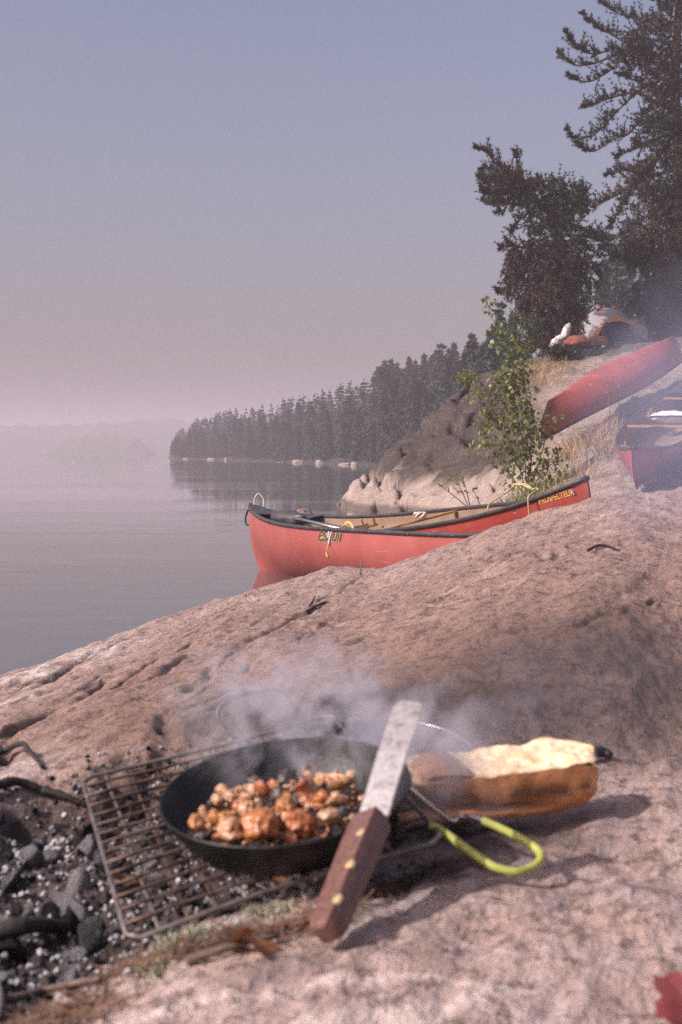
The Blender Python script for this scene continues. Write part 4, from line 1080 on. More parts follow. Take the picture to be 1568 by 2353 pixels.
def door(p):            # inside the arched doorway, on the camera side
    x, z = p[0] - .04, p[2]
    return p[1] < -.25 and (x / .55) ** 2 + (z / (.60 * TH)) ** 2 < 1
b = MB(); b.grid(G + tc)
keepf = [i for i, f_ in enumerate(b.F) if not door(np.concatenate(b.V)[f_].mean(0) - tc)]
b.F = [b.F[i] for i in keepf]; b.M = [0] * len(b.F); b.obj('fly', M['fly'], tent, loc=tc)
def on_dome(x, z, off=.02):
    f_ = np.clip(z / TH, 0, .97); best = None
    tt = np.linspace(pi, 2 * pi, 400); P = dome(tt, np.full(400, f_), off); return P[np.argmin(np.abs(P[:, 0] - x))]
a_ = np.linspace(pi, 0, 41); inn = np.array([on_dome(.04 + .54 * cos(a), .59 * TH * sin(a)) for a in a_]); out = np.array([on_dome(.04 + (.64 + .10 * max(0, cos(a))) * cos(a), (.66 + .10 * math.exp(-((a - pi / 2) / .14) ** 2)) * TH * sin(a)) for a in a_])
b = MB(); b.grid(np.stack([inn, out], 1) + tc + [0, -.01, 0]); b.obj('door_arch', M['orange'], tent, loc=tc)
for x0, x1 in ((-.40, -.26), (.03, .14)):
    P = np.array([on_dome(x, TH * z, .03) for x, z in ((x0, .90 if x0 < 0 else .965), ((x0 + x1) / 2, .955), (x1, .97))]) + tc + [0, -.02, .01]; b = MB(); b.tube(P, .028, 6); b.obj('pole_sleeve', M['orange_hot'], tent, loc=tc)
b = MB(); b.box(tc + [.02, -.1, .012], (.7, .78, .006)); b.obj('floor', M['blue'], tent, False, loc=tc)
# open flap hanging on the right of the doorway, inner wall left
b = MB(); G = np.array([[on_dome(.04 + (.53 - .10 * q * sin(v * pi)) * cos(a0), .58 * TH * sin(a0), -.04) + [0, .05 * q, 0] for q in np.linspace(0, 1, 5)] for v, a0 in zip(np.linspace(0, 1, 12), np.linspace(.05, 1.25, 12))]); b.grid(G + tc); b.obj('door_flap', M['fly'], tent, loc=tc)
# wing of the fly pegged out to the right
W0 = tc + [.30, -.5, .62 * TH]; W1 = tc + [.62, -.75, .70 * TH]; W2 = tc + [.92, -.6, .02]; W3 = tc + [.55, -.95, .15]
G = np.array([[(W0 * (1 - u) + W1 * u) * (1 - v) + (W3 * (1 - u) + W2 * u) * v + [0, .08 * sin(pi * u) * sin(pi * v), -.05 * sin(pi * v)] for u in np.linspace(0, 1, 9)] for v in np.linspace(0, 1, 9)])
b = MB(); b.grid(G); b.obj('fly_wing', M['fly'], tent, loc=tc)

def gz(px, py, D):
    p = unproj(px, py, D); p[2] = float(zground(p[0], p[1])); return p
sack('bag', unproj(1372, 786, 33.9), np.array([.26, .2, .17]), M['rust_bag'], 'crumpled orange-brown bag in front of the tent doorway', 'bag', .2, 3, .3)
sack('bag', unproj(1398, 772, 34.4), np.array([.30, .25, .32]), M['blue'], 'large dark blue bag standing in the tent doorway', 'bag', .1, 4, .15)
sack('bag', unproj(1440, 795, 33.8), np.array([.34, .2, .10]), M['blue'], 'low dark blue roll on the ground right of the tent doorway', 'bag', 0, 6, .2)
M['red_mat'] = plain('dull_red_cloth', (.20, .06, .045), .8, var=.3)
sack('bag', unproj(1325, 786, 32.4), np.array([.30, .2, .16]), M['red_mat'], 'dull red bundle beside the trunk of the leaning pine', 'bag', 0, 9, .2)
M['white_pat'] = plain('white_patterned_cloth', (.52, .46, .43), .8, var=.6, scale=9, bump=.03, bscale=9)
wbt = thing('bundle', 'white patterned cloth bundle propped left of the leaning pine trunk', 'bundle', unproj(1290, 797, 31.6))
for nm, px, py, r, rot in (('upper_roll', 1302, 762, (.09, .09, .20), .35), ('lower_roll', 1281, 785, (.10, .10, .19), .9)):
    V0, F0 = ICO[3]; n = fbm(V0[:, 0] * 3, V0[:, 1] * 3, V0[:, 2] * 3, 4, 12); V = V0 * (1 + .22 * n)[:, None] * r @ np.array(Matrix.Rotation(rot, 3, 'Y')).T + unproj(px, py, 31.6)
    b = MB(); b.add(V, F0); b.obj(nm, M['white_pat'], wbt, loc=np.array(wbt.location))
sack('water_bottle', unproj(1386, 797, 33.2), np.array([.05, .05, .04]), M['white'], 'small white item on the ground before the tent', 'bottle', 0, 14, .1, 2)

# ================================================================ THE COOKING FIRE
N_ = nrm(np.array([-.097, -.194, 1.])); RC = np.array([-.0557, 1.4282, .6624]); RR = .1255; PK = RR / .140
AX = nrm(np.cross([0, 1, 0], N_)); AY = np.cross(N_, AX)
O_ = np.array([0, 0, HC])
def hit(px, py, h=0.):
    """where a line of sight meets a plane parallel to the pan rim, h above it"""
    r = np.array([(px - 784) / F, 1, (1040 - py) / F]); C = RC + N_ * h; return O_ + r * (((C - O_) @ N_) / (r @ N_))
M['iron'] = plain('black_iron', (.016, .015, .016), .42, .55, var=.5, scale=30, bump=.0015, bscale=140, spec=.45)
M['steel'] = plain('bright_wire', (.70, .70, .72), .25, 1., var=.1)
M['grip'] = plain('yellow_green_vinyl', (.36, .38, .09), .5, var=.12, scale=60)
def lathe(prof, c, ax, ay, nz_, k=72):
    a = np.arange(k) * 2 * pi / k
    G = np.array([[c + r * (np.cos(t_) * ax + np.sin(t_) * ay) + z * nz_ for t_ in a] for r, z in prof]); b = MB(); b.grid(G, closed_v=True); return b
pan = thing('frying_pan', 'black frying pan full of frying meat resting on the wire grill', 'frying pan', RC - N_ * .05)
pl = np.array(pan.location)
prof = [(.0, -.0405), (.07, -.0405), (.1035, -.040), (.112, -.036), (.127, -.016), (.1385, -.0005), (.1395, .0012), (.1412, .0012), (.1420, -.001), (.1310, -.018), (.1150, -.040), (.1080, -.0445), (.07, -.0455), (0, -.0455)]
lathe([(r * PK, z) for r, z in prof], RC, AX, AY, N_).obj('bowl', M['iron'], pan, loc=pl)
hp = [(880, 1985, 1.375), (905, 1945, 1.39), (945, 1908, 1.40), (985, 1896, 1.405)]
hw = [unproj(*p) for p in hp]; root1 = RC + RR * .93 * nrm(AX * .93 - AY * .37) - N_ * .02; root2 = RC + RR * .95 * nrm(AX * .98 + AY * .2) - N_ * .015
b = MB(); b.tube(smooth_path([root1] + hw[1:], 8), .0028, 8); b.obj('handle_wire', M['iron'], pan, loc=pl)
gp = [unproj(*p) for p in [(985, 1896, 1.405), (1010, 1906, 1.405), (1065, 1945, 1.39), (1120, 1983, 1.375), (1150, 1997, 1.37), (1190, 2003, 1.37), (1228, 1990, 1.385), (1243, 1968, 1.40), (1225, 1944, 1.42), (1170, 1913, 1.455), (1112, 1886, 1.49)]]
b = MB(); b.tube(smooth_path(gp, 8), .0042, 12); b.obj('handle_grip', M['grip'], pan, loc=pl)
b = MB(); b.tube(smooth_path([gp[-1], unproj(1085, 1878, 1.51), unproj(1062, 1876, 1.525), unproj(1030, 1882, 1.52), root2], 8), .0028, 8); b.obj('handle_wire', M['steel'], pan, loc=pl)

# frying pieces ------------------------------------------------------------
def food_mat(name, a, b_, c_, rough=.2):
    t = NT(name); co = t.coord(); n1 = t.noise(1.3, co, 5, .6, .5); n2 = t.noise(3.2, co, 4, .65)
    col = t.mix(t.ramp(n1, .36, .62), a, b_); col = t.mix(t.ramp(n2, .56, .74, 0, .85), col, c_)
    m = t.bsdf(col, t.ramp(n2, .3, .7, rough, rough + .25), 0, t.bump(t.noise(3, co, 3, .5), .25, .05), .8, Subsurface_Weight=.06)
    t.b.inputs['Subsurface Radius'].default_value = (.008, .004, .002); return m
FM = {'g': food_mat('golden_meat', (.44, .20, .06), (.28, .105, .03), (.09, .032, .012)), 'p': food_mat('pale_meat', (.50, .31, .18), (.33, .155, .07), (.16, .06, .03)), 'r': food_mat('browned_meat', (.26, .075, .028), (.38, .13, .04), (.05, .018, .012)),
      'k': food_mat('charred_meat', (.018, .013, .013), (.055, .03, .022), (.01, .008, .008), .35), 'o': food_mat('orange_meat', (.40, .155, .045), (.30, .10, .03), (.16, .045, .02))}
lab_ = {'g': 'golden browned', 'p': 'pale beige', 'r': 'dark reddish-brown', 'k': 'charred black', 'o': 'orange glazed'}
food = [(340, 850, 66, 'g'), (430, 832, 60, 'g'), (520, 822, 52, 'g'), (450, 880, 60, 'p'), (545, 905, 88, 'p'), (310, 900, 40, 'p'), (395, 925, 44, 'k'), (590, 945, 52, 'k'), (475, 935, 40, 'r'), (345, 940, 44, 'k'),
        (715, 870, 118, 'o'), (790, 790, 84, 'p'), (868, 770, 92, 'g'), (840, 928, 50, 'p'), (955, 865, 96, 'r'), (1005, 905, 62, 'o'), (1150, 830, 98, 'p'), (1070, 850, 80, 'o'), (1230, 880, 46, 'p'), (1280, 835, 44, 'p'), (910, 935, 52, 'r'), (1110, 905, 56, 'r'),
        (470, 720, 56, 'p'), (560, 640, 60, 'p'), (625, 665, 54, 'p'), (540, 700, 52, 'p'), (640, 715, 58, 'p'), (495, 660, 46, 'p'), (755, 652, 80, 'r'), (735, 715, 72, 'o'), (880, 592, 78, 'k'), (905, 640, 54, 'p'), (1010, 575, 66, 'p'), (1090, 600, 60, 'p'), (1215, 605, 88, 'p'), (1130, 655, 62, 'r'), (1090, 730, 66, 'o'), (1000, 690, 70, 'r'), (640, 770, 64, 'p'), (660, 820, 56, 'p'), (385, 795, 48, 'p'), (480, 765, 50, 'p'), (590, 760, 48, 'r'), (820, 700, 60, 'k'), (930, 730, 58, 'k'), (1170, 720, 64, 'p'), (690, 620, 48, 'k'), (1040, 640, 58, 'k'), (430, 755, 44, 'k'), (1200, 780, 56, 'k'), (640, 890, 60, 'r'), (780, 950, 44, 'k'), (560, 860, 56, 'r'), (1010, 800, 60, 'k'), (880, 850, 70, 'g'), (840, 620, 44, 'p'), (1160, 590, 46, 'p')]
gf = np.random.default_rng(77)
fmesh = []
for k in range(9):
    V0, F0 = ICO[4]; n = fbm(V0[:, 0] * 1.5 + 9 * k, V0[:, 1] * 1.5, V0[:, 2] * 1.5, 2, 70 + k); rd = 1 - np.abs(fbm(V0[:, 0] * 2.1, V0[:, 1] * 2.1 + 5 * k, V0[:, 2] * 2.1, 2, 170 + k))
    V = V0 * (1 + .24 * n + .13 * (rd - .6))[:, None] * [1, gf.uniform(.62, .9), gf.uniform(.5, .8)]
    V[:, 2] += .45 * (V[:, 0] ** 2) * gf.uniform(-.5, 1)      # slices curl as they fry
    if k % 2:                                 # thick slices, curled by the heat
        V = V0 * (1 + .22 * n)[:, None] * [1.35, .85, .30]; cu = gf.uniform(.9, 1.5); a = V[:, 0] * cu
        V = np.stack([np.sin(a) * (1 / cu - V[:, 2]), V[:, 1] * (1 + .2 * np.sin(3 * V[:, 0])), (1 - np.cos(a)) / cu + V[:, 2] * np.cos(a) - .25], -1)
    fmesh.append((V, F0))
seen = {}
food = [f_ for i, f_ in enumerate(food) if i % 6 != 5 or f_[2] > 80]
for i, (cx, cy, s_, kind) in enumerate(food):
    px, py = (400 + cx / 2.063) * .8, (1950 + cy / 2.063) * .8; row = 3 if cy > 860 else 2 if cy > 720 else 1
    h = -.030 + {3: .013, 2: .019, 1: .025}[row] + .0002 * s_
    p = hit(px, py, h); r = s_ / 2.063 * .8 / F * p[1] * .98
    d = (p - RC) - N_ * ((p - RC) @ N_); q = np.linalg.norm(d); lim = .113 - r * .7
    if q > lim: p = p - d / q * (q - lim)
    V, Fc = fmesh[i % 9]; key = (i % 9, kind)
    if key not in seen:
        o = mesh_obj('meat_piece', V, Fc, FM[kind]); seen[key] = o.data
    else:
        o = bpy.data.objects.new('meat_piece', seen[key]); COL.objects.link(o)
    o.location = p; o.scale = (r * gf.uniform(.9, 1.15),) * 3; o.rotation_euler = (gf.normal() * .6, gf.normal() * .6, gf.uniform(0, 6.3))
    big = 'large ' if s_ > 85 else 'small ' if s_ < 50 else ''
    lr = 'left' if cx < 600 else 'middle' if cx < 950 else 'right'; fb = {3: 'front', 2: 'centre', 1: 'back'}[row]
    tag(o, f'{big}{lab_[kind]} piece of meat frying at the {fb} {lr} of the pan', 'meat', 'pieces of meat frying in the pan')
# greasy bits between them
fv = MB(); V0, F0 = ICO[1]
for k in range(330):
    a, r = gf.uniform(0, 6.3), .104 * gf.random() ** .5; fv.add(V0 * gf.uniform(.0015, .005) * [1, 1, .7] + RC + r * (cos(a) * AX + sin(a) * AY) - N_ * .037, F0, int(gf.integers(3)))
tag(fv.obj('fried_crumbs', [FM['k'], FM['r'], FM['p']], loc=RC - N_ * .038), 'dark greasy crumbs covering the bottom of the pan', 'crumbs', None, 'stuff')
ol = MB(); a = np.arange(64) * 2 * pi / 64; ol.add(np.concatenate([[RC - N_ * .0382], RC + .0950 * (np.cos(a)[:, None] * AX + np.sin(a)[:, None] * AY) - N_ * .0382]), [[0, i + 1, (i + 1) % 64 + 1] for i in range(64)])
M['oil'] = plain('dark_fat', (.03, .014, .006), .12, var=.3, bump=.001, bscale=90, spec=.6)
tag(ol.obj('fat', M['oil'], loc=RC - N_ * .0382), 'thin film of dark fat in the frying pan', 'fat')

# wire grill ---------------------------------------------------------------
M['rusty'] = plain('sooty_wire', (.10, .065, .05), .55, .6, var=.6, scale=40, bump=.0008, bscale=300)
M['wire'] = plain('bare_wire', (.17, .14, .13), .5, .6, var=.4, scale=60)
GP = RC - N_ * .053; NP_ = N_; N_ = nrm(np.array([-.17, -.17, 1.]))
def ghit(px, py):
    r = np.array([(px - 784) / F, 1, (1040 - py) / F]); return O_ + r * (((GP - O_) @ N_) / (r @ N_))
g0 = ghit(295, 2165); gv = ghit(192, 1802) - g0; GVL = np.linalg.norm(gv); gv /= GVL; gu = np.cross(gv, N_); gu /= np.linalg.norm(gu)
gu = nrm(ghit(640, 2048) - g0) * .8 + gu * .2; gu = nrm(gu); GUL = .315
grill = thing('wire_grill', 'sooty wire grill laid over the coals under the frying pan', 'grill', g0)
gr = np.random.default_rng(3)
def bend(u, v): return N_ * (.005 * sin(u * 11 + v * 5) + .003 * sin(v * 17))
def gpt(u, v): return g0 + gu * u + gv * v + bend(u, v)
nr_, nc_ = 15, 11
fr = [gpt(u, v) for u, v in [(u, 0) for u in np.linspace(.012, GUL - .012, 14)] + [(GUL, v) for v in np.linspace(.012, GVL - .012, 14)] + [(u, GVL) for u in np.linspace(GUL - .012, .012, 14)] + [(0, v) for v in np.linspace(GVL - .012, .012, 14)]]
b = MB(); b.tube(fr, .0026, 8, closed=True); b.obj('frame', M['wire'], grill, loc=g0)
for k in range(1, nr_):
    v = GVL * k / nr_; b = MB(); b.tube([gpt(u, v + .0015 * sin(u * 30 + k)) + N_ * .0012 for u in np.linspace(0, GUL, 14)], .0018, 6); b.obj('grill_bar', M['rusty'], grill, loc=g0)
for k in range(1, nc_):
    u = GUL * k / nc_; b = MB(); b.tube([gpt(u + .001 * sin(v * 26 + k), v) - N_ * .0022 for v in np.linspace(0, GVL, 16)], .0021, 6); b.obj('grill_bar', M['wire'] if k % 3 == 1 else M['rusty'], grill, loc=g0)

# spatula ------------------------------------------------------------------
E0 = unproj(750, 2138, 1.192); B0 = unproj(856, 1884, 1.318); T0 = unproj(944, 1612, 1.40)
ha = nrm(B0 - E0); hn = np.array([-.60, -.74, .30]); hn = nrm(hn - ha * (hn @ ha)); hs = np.cross(ha, hn)
if hs[0] < 0: hs = -hs
E0[2] += 0
spat = thing('spatula', 'wide steel spatula with riveted wooden handle propped against the pan', 'spatula', E0)
HL = np.linalg.norm(B0 - E0)
def rbox(stations, ax_, side, nor, base):
    """rounded bar: stations of (distance, half width, half thickness)"""
    G = []
    for d, w, t_ in stations:
        k = .35
        sec = [(-w, -t_ * k), (-w, t_ * k), (-w * .86, t_), (w * .86, t_), (w, t_ * k), (w, -t_ * k), (w * .86, -t_), (-w * .86, -t_)]
        G.append([base + ax_ * d + side * a_ + nor * c_ for a_, c_ in sec])
    b = MB(); b.grid(np.array(G), closed_v=True); n = (len(G) - 1) * 8; b.F += [list(range(8))[::-1], [n + i for i in range(8)]]; b.M += [0, 0]; return b
M['walnut'] = None
t = NT('riveted_wood'); co = t.coord('Object', (1, 1, 1))
gn = t.noise(1, t.coord('Object', (260, 260, 30)), 5, .6, .4); M['walnut'] = t.bsdf(t.mix(t.ramp(gn, .35, .68), (.165, .082, .064), (.09, .042, .034)), .42, 0, t.bump(gn, .25, .001), .45)
rbox([(-.005, .005, .007), (-.003, .0095, .0095), (.0005, .0122, .0108), (.007, .0136, .0115), (.05, .0142, .012), (HL * .7, .0155, .013), (HL - .004, .0152, .013), (HL, .0145, .012)], ha, hs, hn, E0).obj('handle', M['walnut'], spat, False, loc=E0)
hd = spat.children[0]
M['brass'] = plain('brass_rivet', (.42, .33, .18), .55, .4, var=.15)
for px, py in ((829, 1913), (804, 1985), (775, 2064)):
    r = np.array([(px - 784) / F, 1, (1040 - py) / F]); C = E0 + hn * .0124; p = O_ + r * (((C - O_) @ hn) / (r @ hn))
    lathe([(0, .0010), (.0042, .0009), (.0052, .0002), (.0052, -.003)], p, hs, ha, hn, 20).obj('rivet', M['brass'], hd, loc=E0)
bl = nrm(T0 - B0); BL = np.linalg.norm(T0 - B0); bn = np.array([-.42, -.86, .30]); bn = nrm(bn - bl * (bn @ bl)); bs = np.cross(bl, bn); bs = bs if bs[0] > 0 else -bs
sec = [(-.006, .0135), (0, .0150), (.012, .0152), (.03, .0150), (BL * .55, .0156), (BL * .85, .0160), (BL * .94, .0158), (BL * .975, .0142), (BL * .995, .0105), (BL, .006)]
b = MB(); G = np.array([[B0 + bl * d + bs * (w * q) + bn * (t_ + .0028 * sin(pi * min(1, max(0, d / BL)))) for q, t_ in ((-1, 0), (-.9, .0006), (0, .0007), (.9, .0006), (1, 0), (.9, -.0006), (-.9, -.0006))] for d, w in sec]); b.grid(G, closed_v=True)
n = (len(sec) - 1) * 7; b.F += [list(range(7))[::-1], [n + i for i in range(7)]]; b.M += [0, 0]
t = NT('worn_steel'); n1 = t.noise(70, t.coord(), 6, .7); n2 = t.noise(260, t.coord(), 3, .6)
M['worn'] = t.bsdf(t.mix(t.ramp(n1, .5, .66, 0, .75), t.mix(t.ramp(n2, .35, .65), (.22, .205, .215), (.29, .275, .285)), (.12, .10, .10)), t.ramp(n1, .3, .7, .5, .66), .45, t.bump(n2, .2, .0006), .5)
b.obj('blade', M['worn'], spat, False, loc=E0)

# half loaf ----------------------------------------------------------------
La, Lb = np.array([.036, 1.585, 0]), np.array([.300, 1.66, 0]); La[0] = (856 - 784) / F * 1.585; Lb[0] = (1366 - 784) / F * 1.66
la = nrm(Lb - La); lw = np.array([-la[1], la[0], 0]); LL = np.linalg.norm(Lb - La)
zl = float(max(znear(np.array([La[0] + .1]), np.array([1.60]))[0], znear(np.array([Lb[0] - .05]), np.array([1.65]))[0])) + .004
tt = .5 - .5 * np.cos(np.linspace(0, pi, 84)) ; tt = tt * .6 + np.linspace(0, 1, 84) * .4; fr_ = np.linspace(0, 1, 30)
endr = np.clip(np.minimum((tt * LL) / .03, ((1 - tt) * LL) / .06), 0, 1); endr = np.sqrt(np.maximum(1 - (1 - endr) ** 2, 0))
CR = []; CB = []; burn = []
for i, t_ in enumerate(tt):
    e = .08 + .92 * endr[i]; wf = (.047 + .006 * sin(pi * t_)) * e; wbk = .040 * e; top_f = .060 + .004 * t_ + .0022 * fbm(t_ * 9, 1., 0, 3, 88); top_b = .069 + .006 * t_ + .003 * fbm(t_ * 11, 5., 0, 3, 89)
    top_f *= 1 - .28 * (1 - endr[i]); top_b *= 1 - .28 * (1 - endr[i]); row = []; br = []
    for q in fr_:                                   # crust from front lip under the loaf to the back lip
        a = pi * q; w = -wf * cos(a) if q < .5 else -wbk * cos(a); tp = top_f * (1 - q) + top_b * q
        z = tp * (1 - abs(sin(a)) ** .72)
        g_ = math.exp(-((q - (.085 + .16 * t_)) / .022) ** 2) * (1 - sstep(.62, .8, t_)) * sstep(.02, .12, t_)
        lobe = math.exp(-((q - (.20 + .12 * t_)) / .08) ** 2) * (1 - sstep(.6, .82, t_))
        nn = .0014 * fbm(t_ * 22, q * 10, 0, 3, 90)
        sc = 1 + (.26 * lobe - .28 * g_)
        c = La + la * (t_ * LL); row.append(c + lw * ((w + nn) * sc) + np.array([0, 0, zl + .010 * t_ + z * (1 - .2 * (1 - endr[i])) + (1 - endr[i]) * .02 * (1 - z / .06)]))
        br.append(max(g_, .9 * math.exp(-((q - (.03 + .09 * t_)) / .05) ** 2) * sstep(.02, .3, fbm(t_ * 6, q * 3, 0, 3, 93) + .35)))
    CR.append(row); burn.append(br)
    crow = []
    for q in np.linspace(0, 1, 16):
        w = -wf + (wf + wbk) * q; tp = top_f * (1 - q) + top_b * q; edge = min(q, 1 - q, .12) / .12
        crow.append(La + la * (t_ * LL) + lw * w * (.985 if 0 < q < 1 else 1) + np.array([0, 0, zl + .010 * t_ + tp + (1 - endr[i]) * .02 - (1 - endr[i]) * .012 + edge * (.0035 * fbm(t_ * 14, q * 6, 0, 4, 91) + .002 * fbm(t_ * 50, q * 18, 0, 2, 92)) - .004 * edge * sstep(.3, .0, t_) * 0]))
    CB.append(crow)
loaf = thing('bread', 'half loaf of crusty bread lying cut side up beside the pan', 'bread', La + [0, 0, zl])
ll = np.array(loaf.location)
t = NT('bread_crust'); co = t.coord(); n1 = t.noise(26, co, 6, .65); n2 = t.noise(110, co, 4, .65)
c = t.mix(t.ramp(n1, .33, .66), (.72, .345, .14), (.50, .20, .075)); c = t.mix(t.ramp(n2, .56, .72, 0, .5), c, (.56, .29, .13)); c = t.mix(t.math('MULTIPLY', t.attr('burn'), .92), c, (.045, .022, .018))
M['crust'] = t.bsdf(c, t.ramp(n1, .3, .7, .4, .62), 0, t.bump(n2, .5, .003), .45)
b = MB(); b.grid(np.array(CR)); n = (len(tt) - 1) * 30; b.F += [list(range(30)), [n + i for i in range(30)][::-1]]; b.M += [0, 0]
co_ = b.obj('crust', M['crust'], loaf, loc=ll); attr(co_, 'burn', np.array(burn).ravel())
t = NT('bread_crumb'); co = t.coord(); n1 = t.noise(48, co, 6, .7); v1 = t.noise(120, co, 3, .6)
c = t.mix(t.ramp(n1, .4, .68), (.82, .66, .45), (.68, .47, .27)); c = t.mix(t.ramp(v1, .58, .7, 0, .5), c, (.52, .32, .16)); c = t.mix(t.math('MULTIPLY', t.attr('toast'), .9), c, (.24, .13, .075))
M['crumb'] = t.bsdf(c, .85, 0, t.bump(t.math('ADD', n1, v1), .5, .003), .2)
b = MB(); b.grid(np.array(CB)); n = (len(tt) - 1) * 16; o = b.obj('crumb', M['crumb'], loaf, loc=ll)
T2, Q2 = np.meshgrid(tt, np.linspace(0, 1, 16), indexing='ij'); attr(o, 'toast', np.clip((1 - sstep(.26, .40, T2 + .10 * fbm(T2 * 12, Q2 * 5, 0, 3, 95))) * (.55 + .6 * sstep(.0, .3, fbm(T2 * 9, Q2 * 7, 0, 3, 97) + .15)) + .8 * (1 - sstep(0, .07, np.minimum(Q2, 1 - Q2))) * .6, 0, 1).ravel())
# torn flap of crust over the left end
fl = np.array([[La + la * (LL * (.17 + .22 * u)) + lw * (-.050 + .052 * v + .004 * sin(u * 9)) + np.array([0, 0, zl + .065 + .010 * sin(pi * u) * (.4 + v) + .007 * v + .0015 * fbm(u * 6, v * 6, 0, 3, 98)]) for v in np.linspace(0, 1, 10)] for u in np.linspace(0, 1, 18)])
b = MB(); b.grid(fl); b.grid((fl - [0, 0, .004])[::-1]); o = b.obj('crust_flap', M['crust'], loaf, loc=ll); attr(o, 'burn', np.full(len(o.data.vertices), .55))

# second pan, behind the smoke --------------------------------------------
P2 = unproj(880, 1728, 1.885); n2_ = nrm(np.array([.02, -.17, 1.])); a2 = nrm(np.cross([0, 1, 0], n2_)); b2 = np.cross(n2_, a2)
pan2 = thing('frying_pan', 'dark shallow pan with wire loop handle in the smoke behind the bread', 'frying pan', P2 - n2_ * .03)
M['dark_alu'] = plain('sooty_aluminium', (.06, .058, .07), .45, .7, var=.4, scale=20)
M['rim'] = plain('bright_rim', (.42, .41, .45), .35, .9)
p2 = np.array(pan2.location); k2 = .120 / .14
lathe([(r * k2, z * .62) for r, z in prof], P2, a2, b2, n2_).obj('bowl', M['dark_alu'], pan2, loc=p2)
a = np.arange(72) * 2 * pi / 72; b = MB(); b.tube(P2 + .1212 * (np.cos(a)[:, None] * a2 + np.sin(a)[:, None] * b2) + n2_ * .001, .0014, 6, closed=True); b.obj('rim', M['rim'], pan2, loc=p2)
b = MB(); b.tube(smooth_path([P2 - a2 * .121 - n2_ * .006, unproj(600, 1716, 1.86), unproj(540, 1695, 1.85), unproj(519, 1672, 1.85), unproj(500, 1640, 1.86), unproj(524, 1609, 1.87), unproj(585, 1591, 1.89), unproj(640, 1588, 1.91), unproj(678, 1622, 1.92), unproj(700, 1658, 1.92), P2 - a2 * .112 + b2 * .045 - n2_ * .006], 8), .0028, 8); b.obj('handle_wire', M['dark_alu'], pan2, loc=p2)

# coals, ash, sticks ---------------------------------------------------------
def coal_mat(name, a, b_, lo, hi):
    t = NT(name); co = t.coord(); n1 = t.noise(1.6, co, 6, .7, .6); oi = t.n('ObjectInfo').outputs['Random']
    return t.bsdf(t.mix(t.ramp(t.math('ADD', n1, t.ramp(oi, 0, 1, -.12, .12)), lo, hi), a, b_), .8, 0, t.bump(t.noise(5, co, 5, .7), .9, .16), .3)
M['coal'] = coal_mat('charcoal', (.012, .011, .012), (.05, .045, .046), .45, .65); M['ash'] = coal_mat('ashy_coal', (.07, .066, .074), (.36, .345, .365), .38, .58); M['ashw'] = coal_mat('white_ash', (.22, .20, .20), (.50, .47, .48), .35, .6)
gc = np.random.default_rng(13); cm = []
for k in range(6):
    V0, F0 = ICO[2]; V = V0.copy()
    for _ in range(8):                            # broken faces
        d = rdir(1, gc)[0]; h = gc.uniform(.22, .6); s_ = V @ d; V -= np.outer(np.maximum(s_ - h, 0), d)
    V *= (1 + .08 * gc.normal(size=len(V)))[:, None]; V *= [1.7, gc.uniform(.8, 1.3), gc.uniform(.7, 1.1)]
    for key in ('coal', 'ash', 'ashw'): cm.append((key, mesh_obj('charcoal', V, F0, M[key], None, False)))
cmd = [(k, o.data) for k, o in cm]
for k, o in cm: bpy.data.objects.remove(o)
nc = 0; lo, hi = pit.min(0), pit.max(0); taken = []
desc = {'coal': ('black lump of charcoal in the fire pit', 'black charcoal lumps in the fire pit'), 'ash': ('grey ashy lump of charcoal in the fire pit', 'ashy charcoal lumps in the fire pit'), 'ashw': ('whitish burnt-out lump of ash in the fire pit', 'white ash lumps in the fire pit')}
while nc < 230:
    x, y = gc.uniform(lo[0], hi[0]), gc.uniform(lo[1], min(hi[1], 2.1))
    if pit_in(np.array([x]), np.array([y]))[0] < .012: continue
    px = 784 + F * x / y
    if px < -60: continue
    under = px > 250
    r = gc.uniform(.004, .012) if under else gc.uniform(.007, .023)
    if any((x - a_) ** 2 + (y - c_) ** 2 < (.7 * (r + d_)) ** 2 for a_, c_, d_ in taken): continue
    taken.append((x, y, r)); key = ('coal', 'ash', 'ashw')[int(gc.choice(3, p=(.34, .50, .16)))]
    me = [m for k_, m in cmd if k_ == key][int(gc.integers(6))]
    o = bpy.data.objects.new('charcoal', me); COL.objects.link(o); o.location = (x, y, float(znear(np.array([x]), np.array([y]))[0]) + r * .35); o.scale = (r,) * 3; o.rotation_euler = tuple(gc.uniform(0, 6.3, 3))
    tag(o, desc[key][0], 'charcoal', desc[key][1]); nc += 1
# loose ash and crumbs of coal
PX_ = gc.uniform(lo[0], hi[0], 9000); PY_ = gc.uniform(lo[1], min(hi[1], 2.1), 9000); m = pit_in(PX_, PY_) + .03 * gc.normal(size=9000) > 0; PX_, PY_ = PX_[m], PY_[m]; PZ_ = znear(PX_, PY_)
V0, F0 = ICO[1]; VV = (V0[None] * gc.uniform(.5, 1.5, (len(PX_), 12, 1))[:, :1] * gc.uniform(.7, 1.3, (len(PX_), 12, 3)) * gc.uniform(.001, .0038, (len(PX_), 1, 1)) + np.stack([PX_, PY_, PZ_ + .001], -1)[:, None]).reshape(-1, 3)
FF = (np.repeat(F0[None], len(PX_), 0) + (np.arange(len(PX_)) * 12)[:, None, None]).reshape(-1, 3)
o = mesh_obj('ash', VV, FF, [M['coal'], M['ash'], M['ashw']], None, False, np.repeat(gc.choice(3, len(PX_), p=(.36, .52, .12)), 20)); tag(o, 'loose ash and crumbs of charcoal covering the fire pit', 'ash', None, 'stuff')

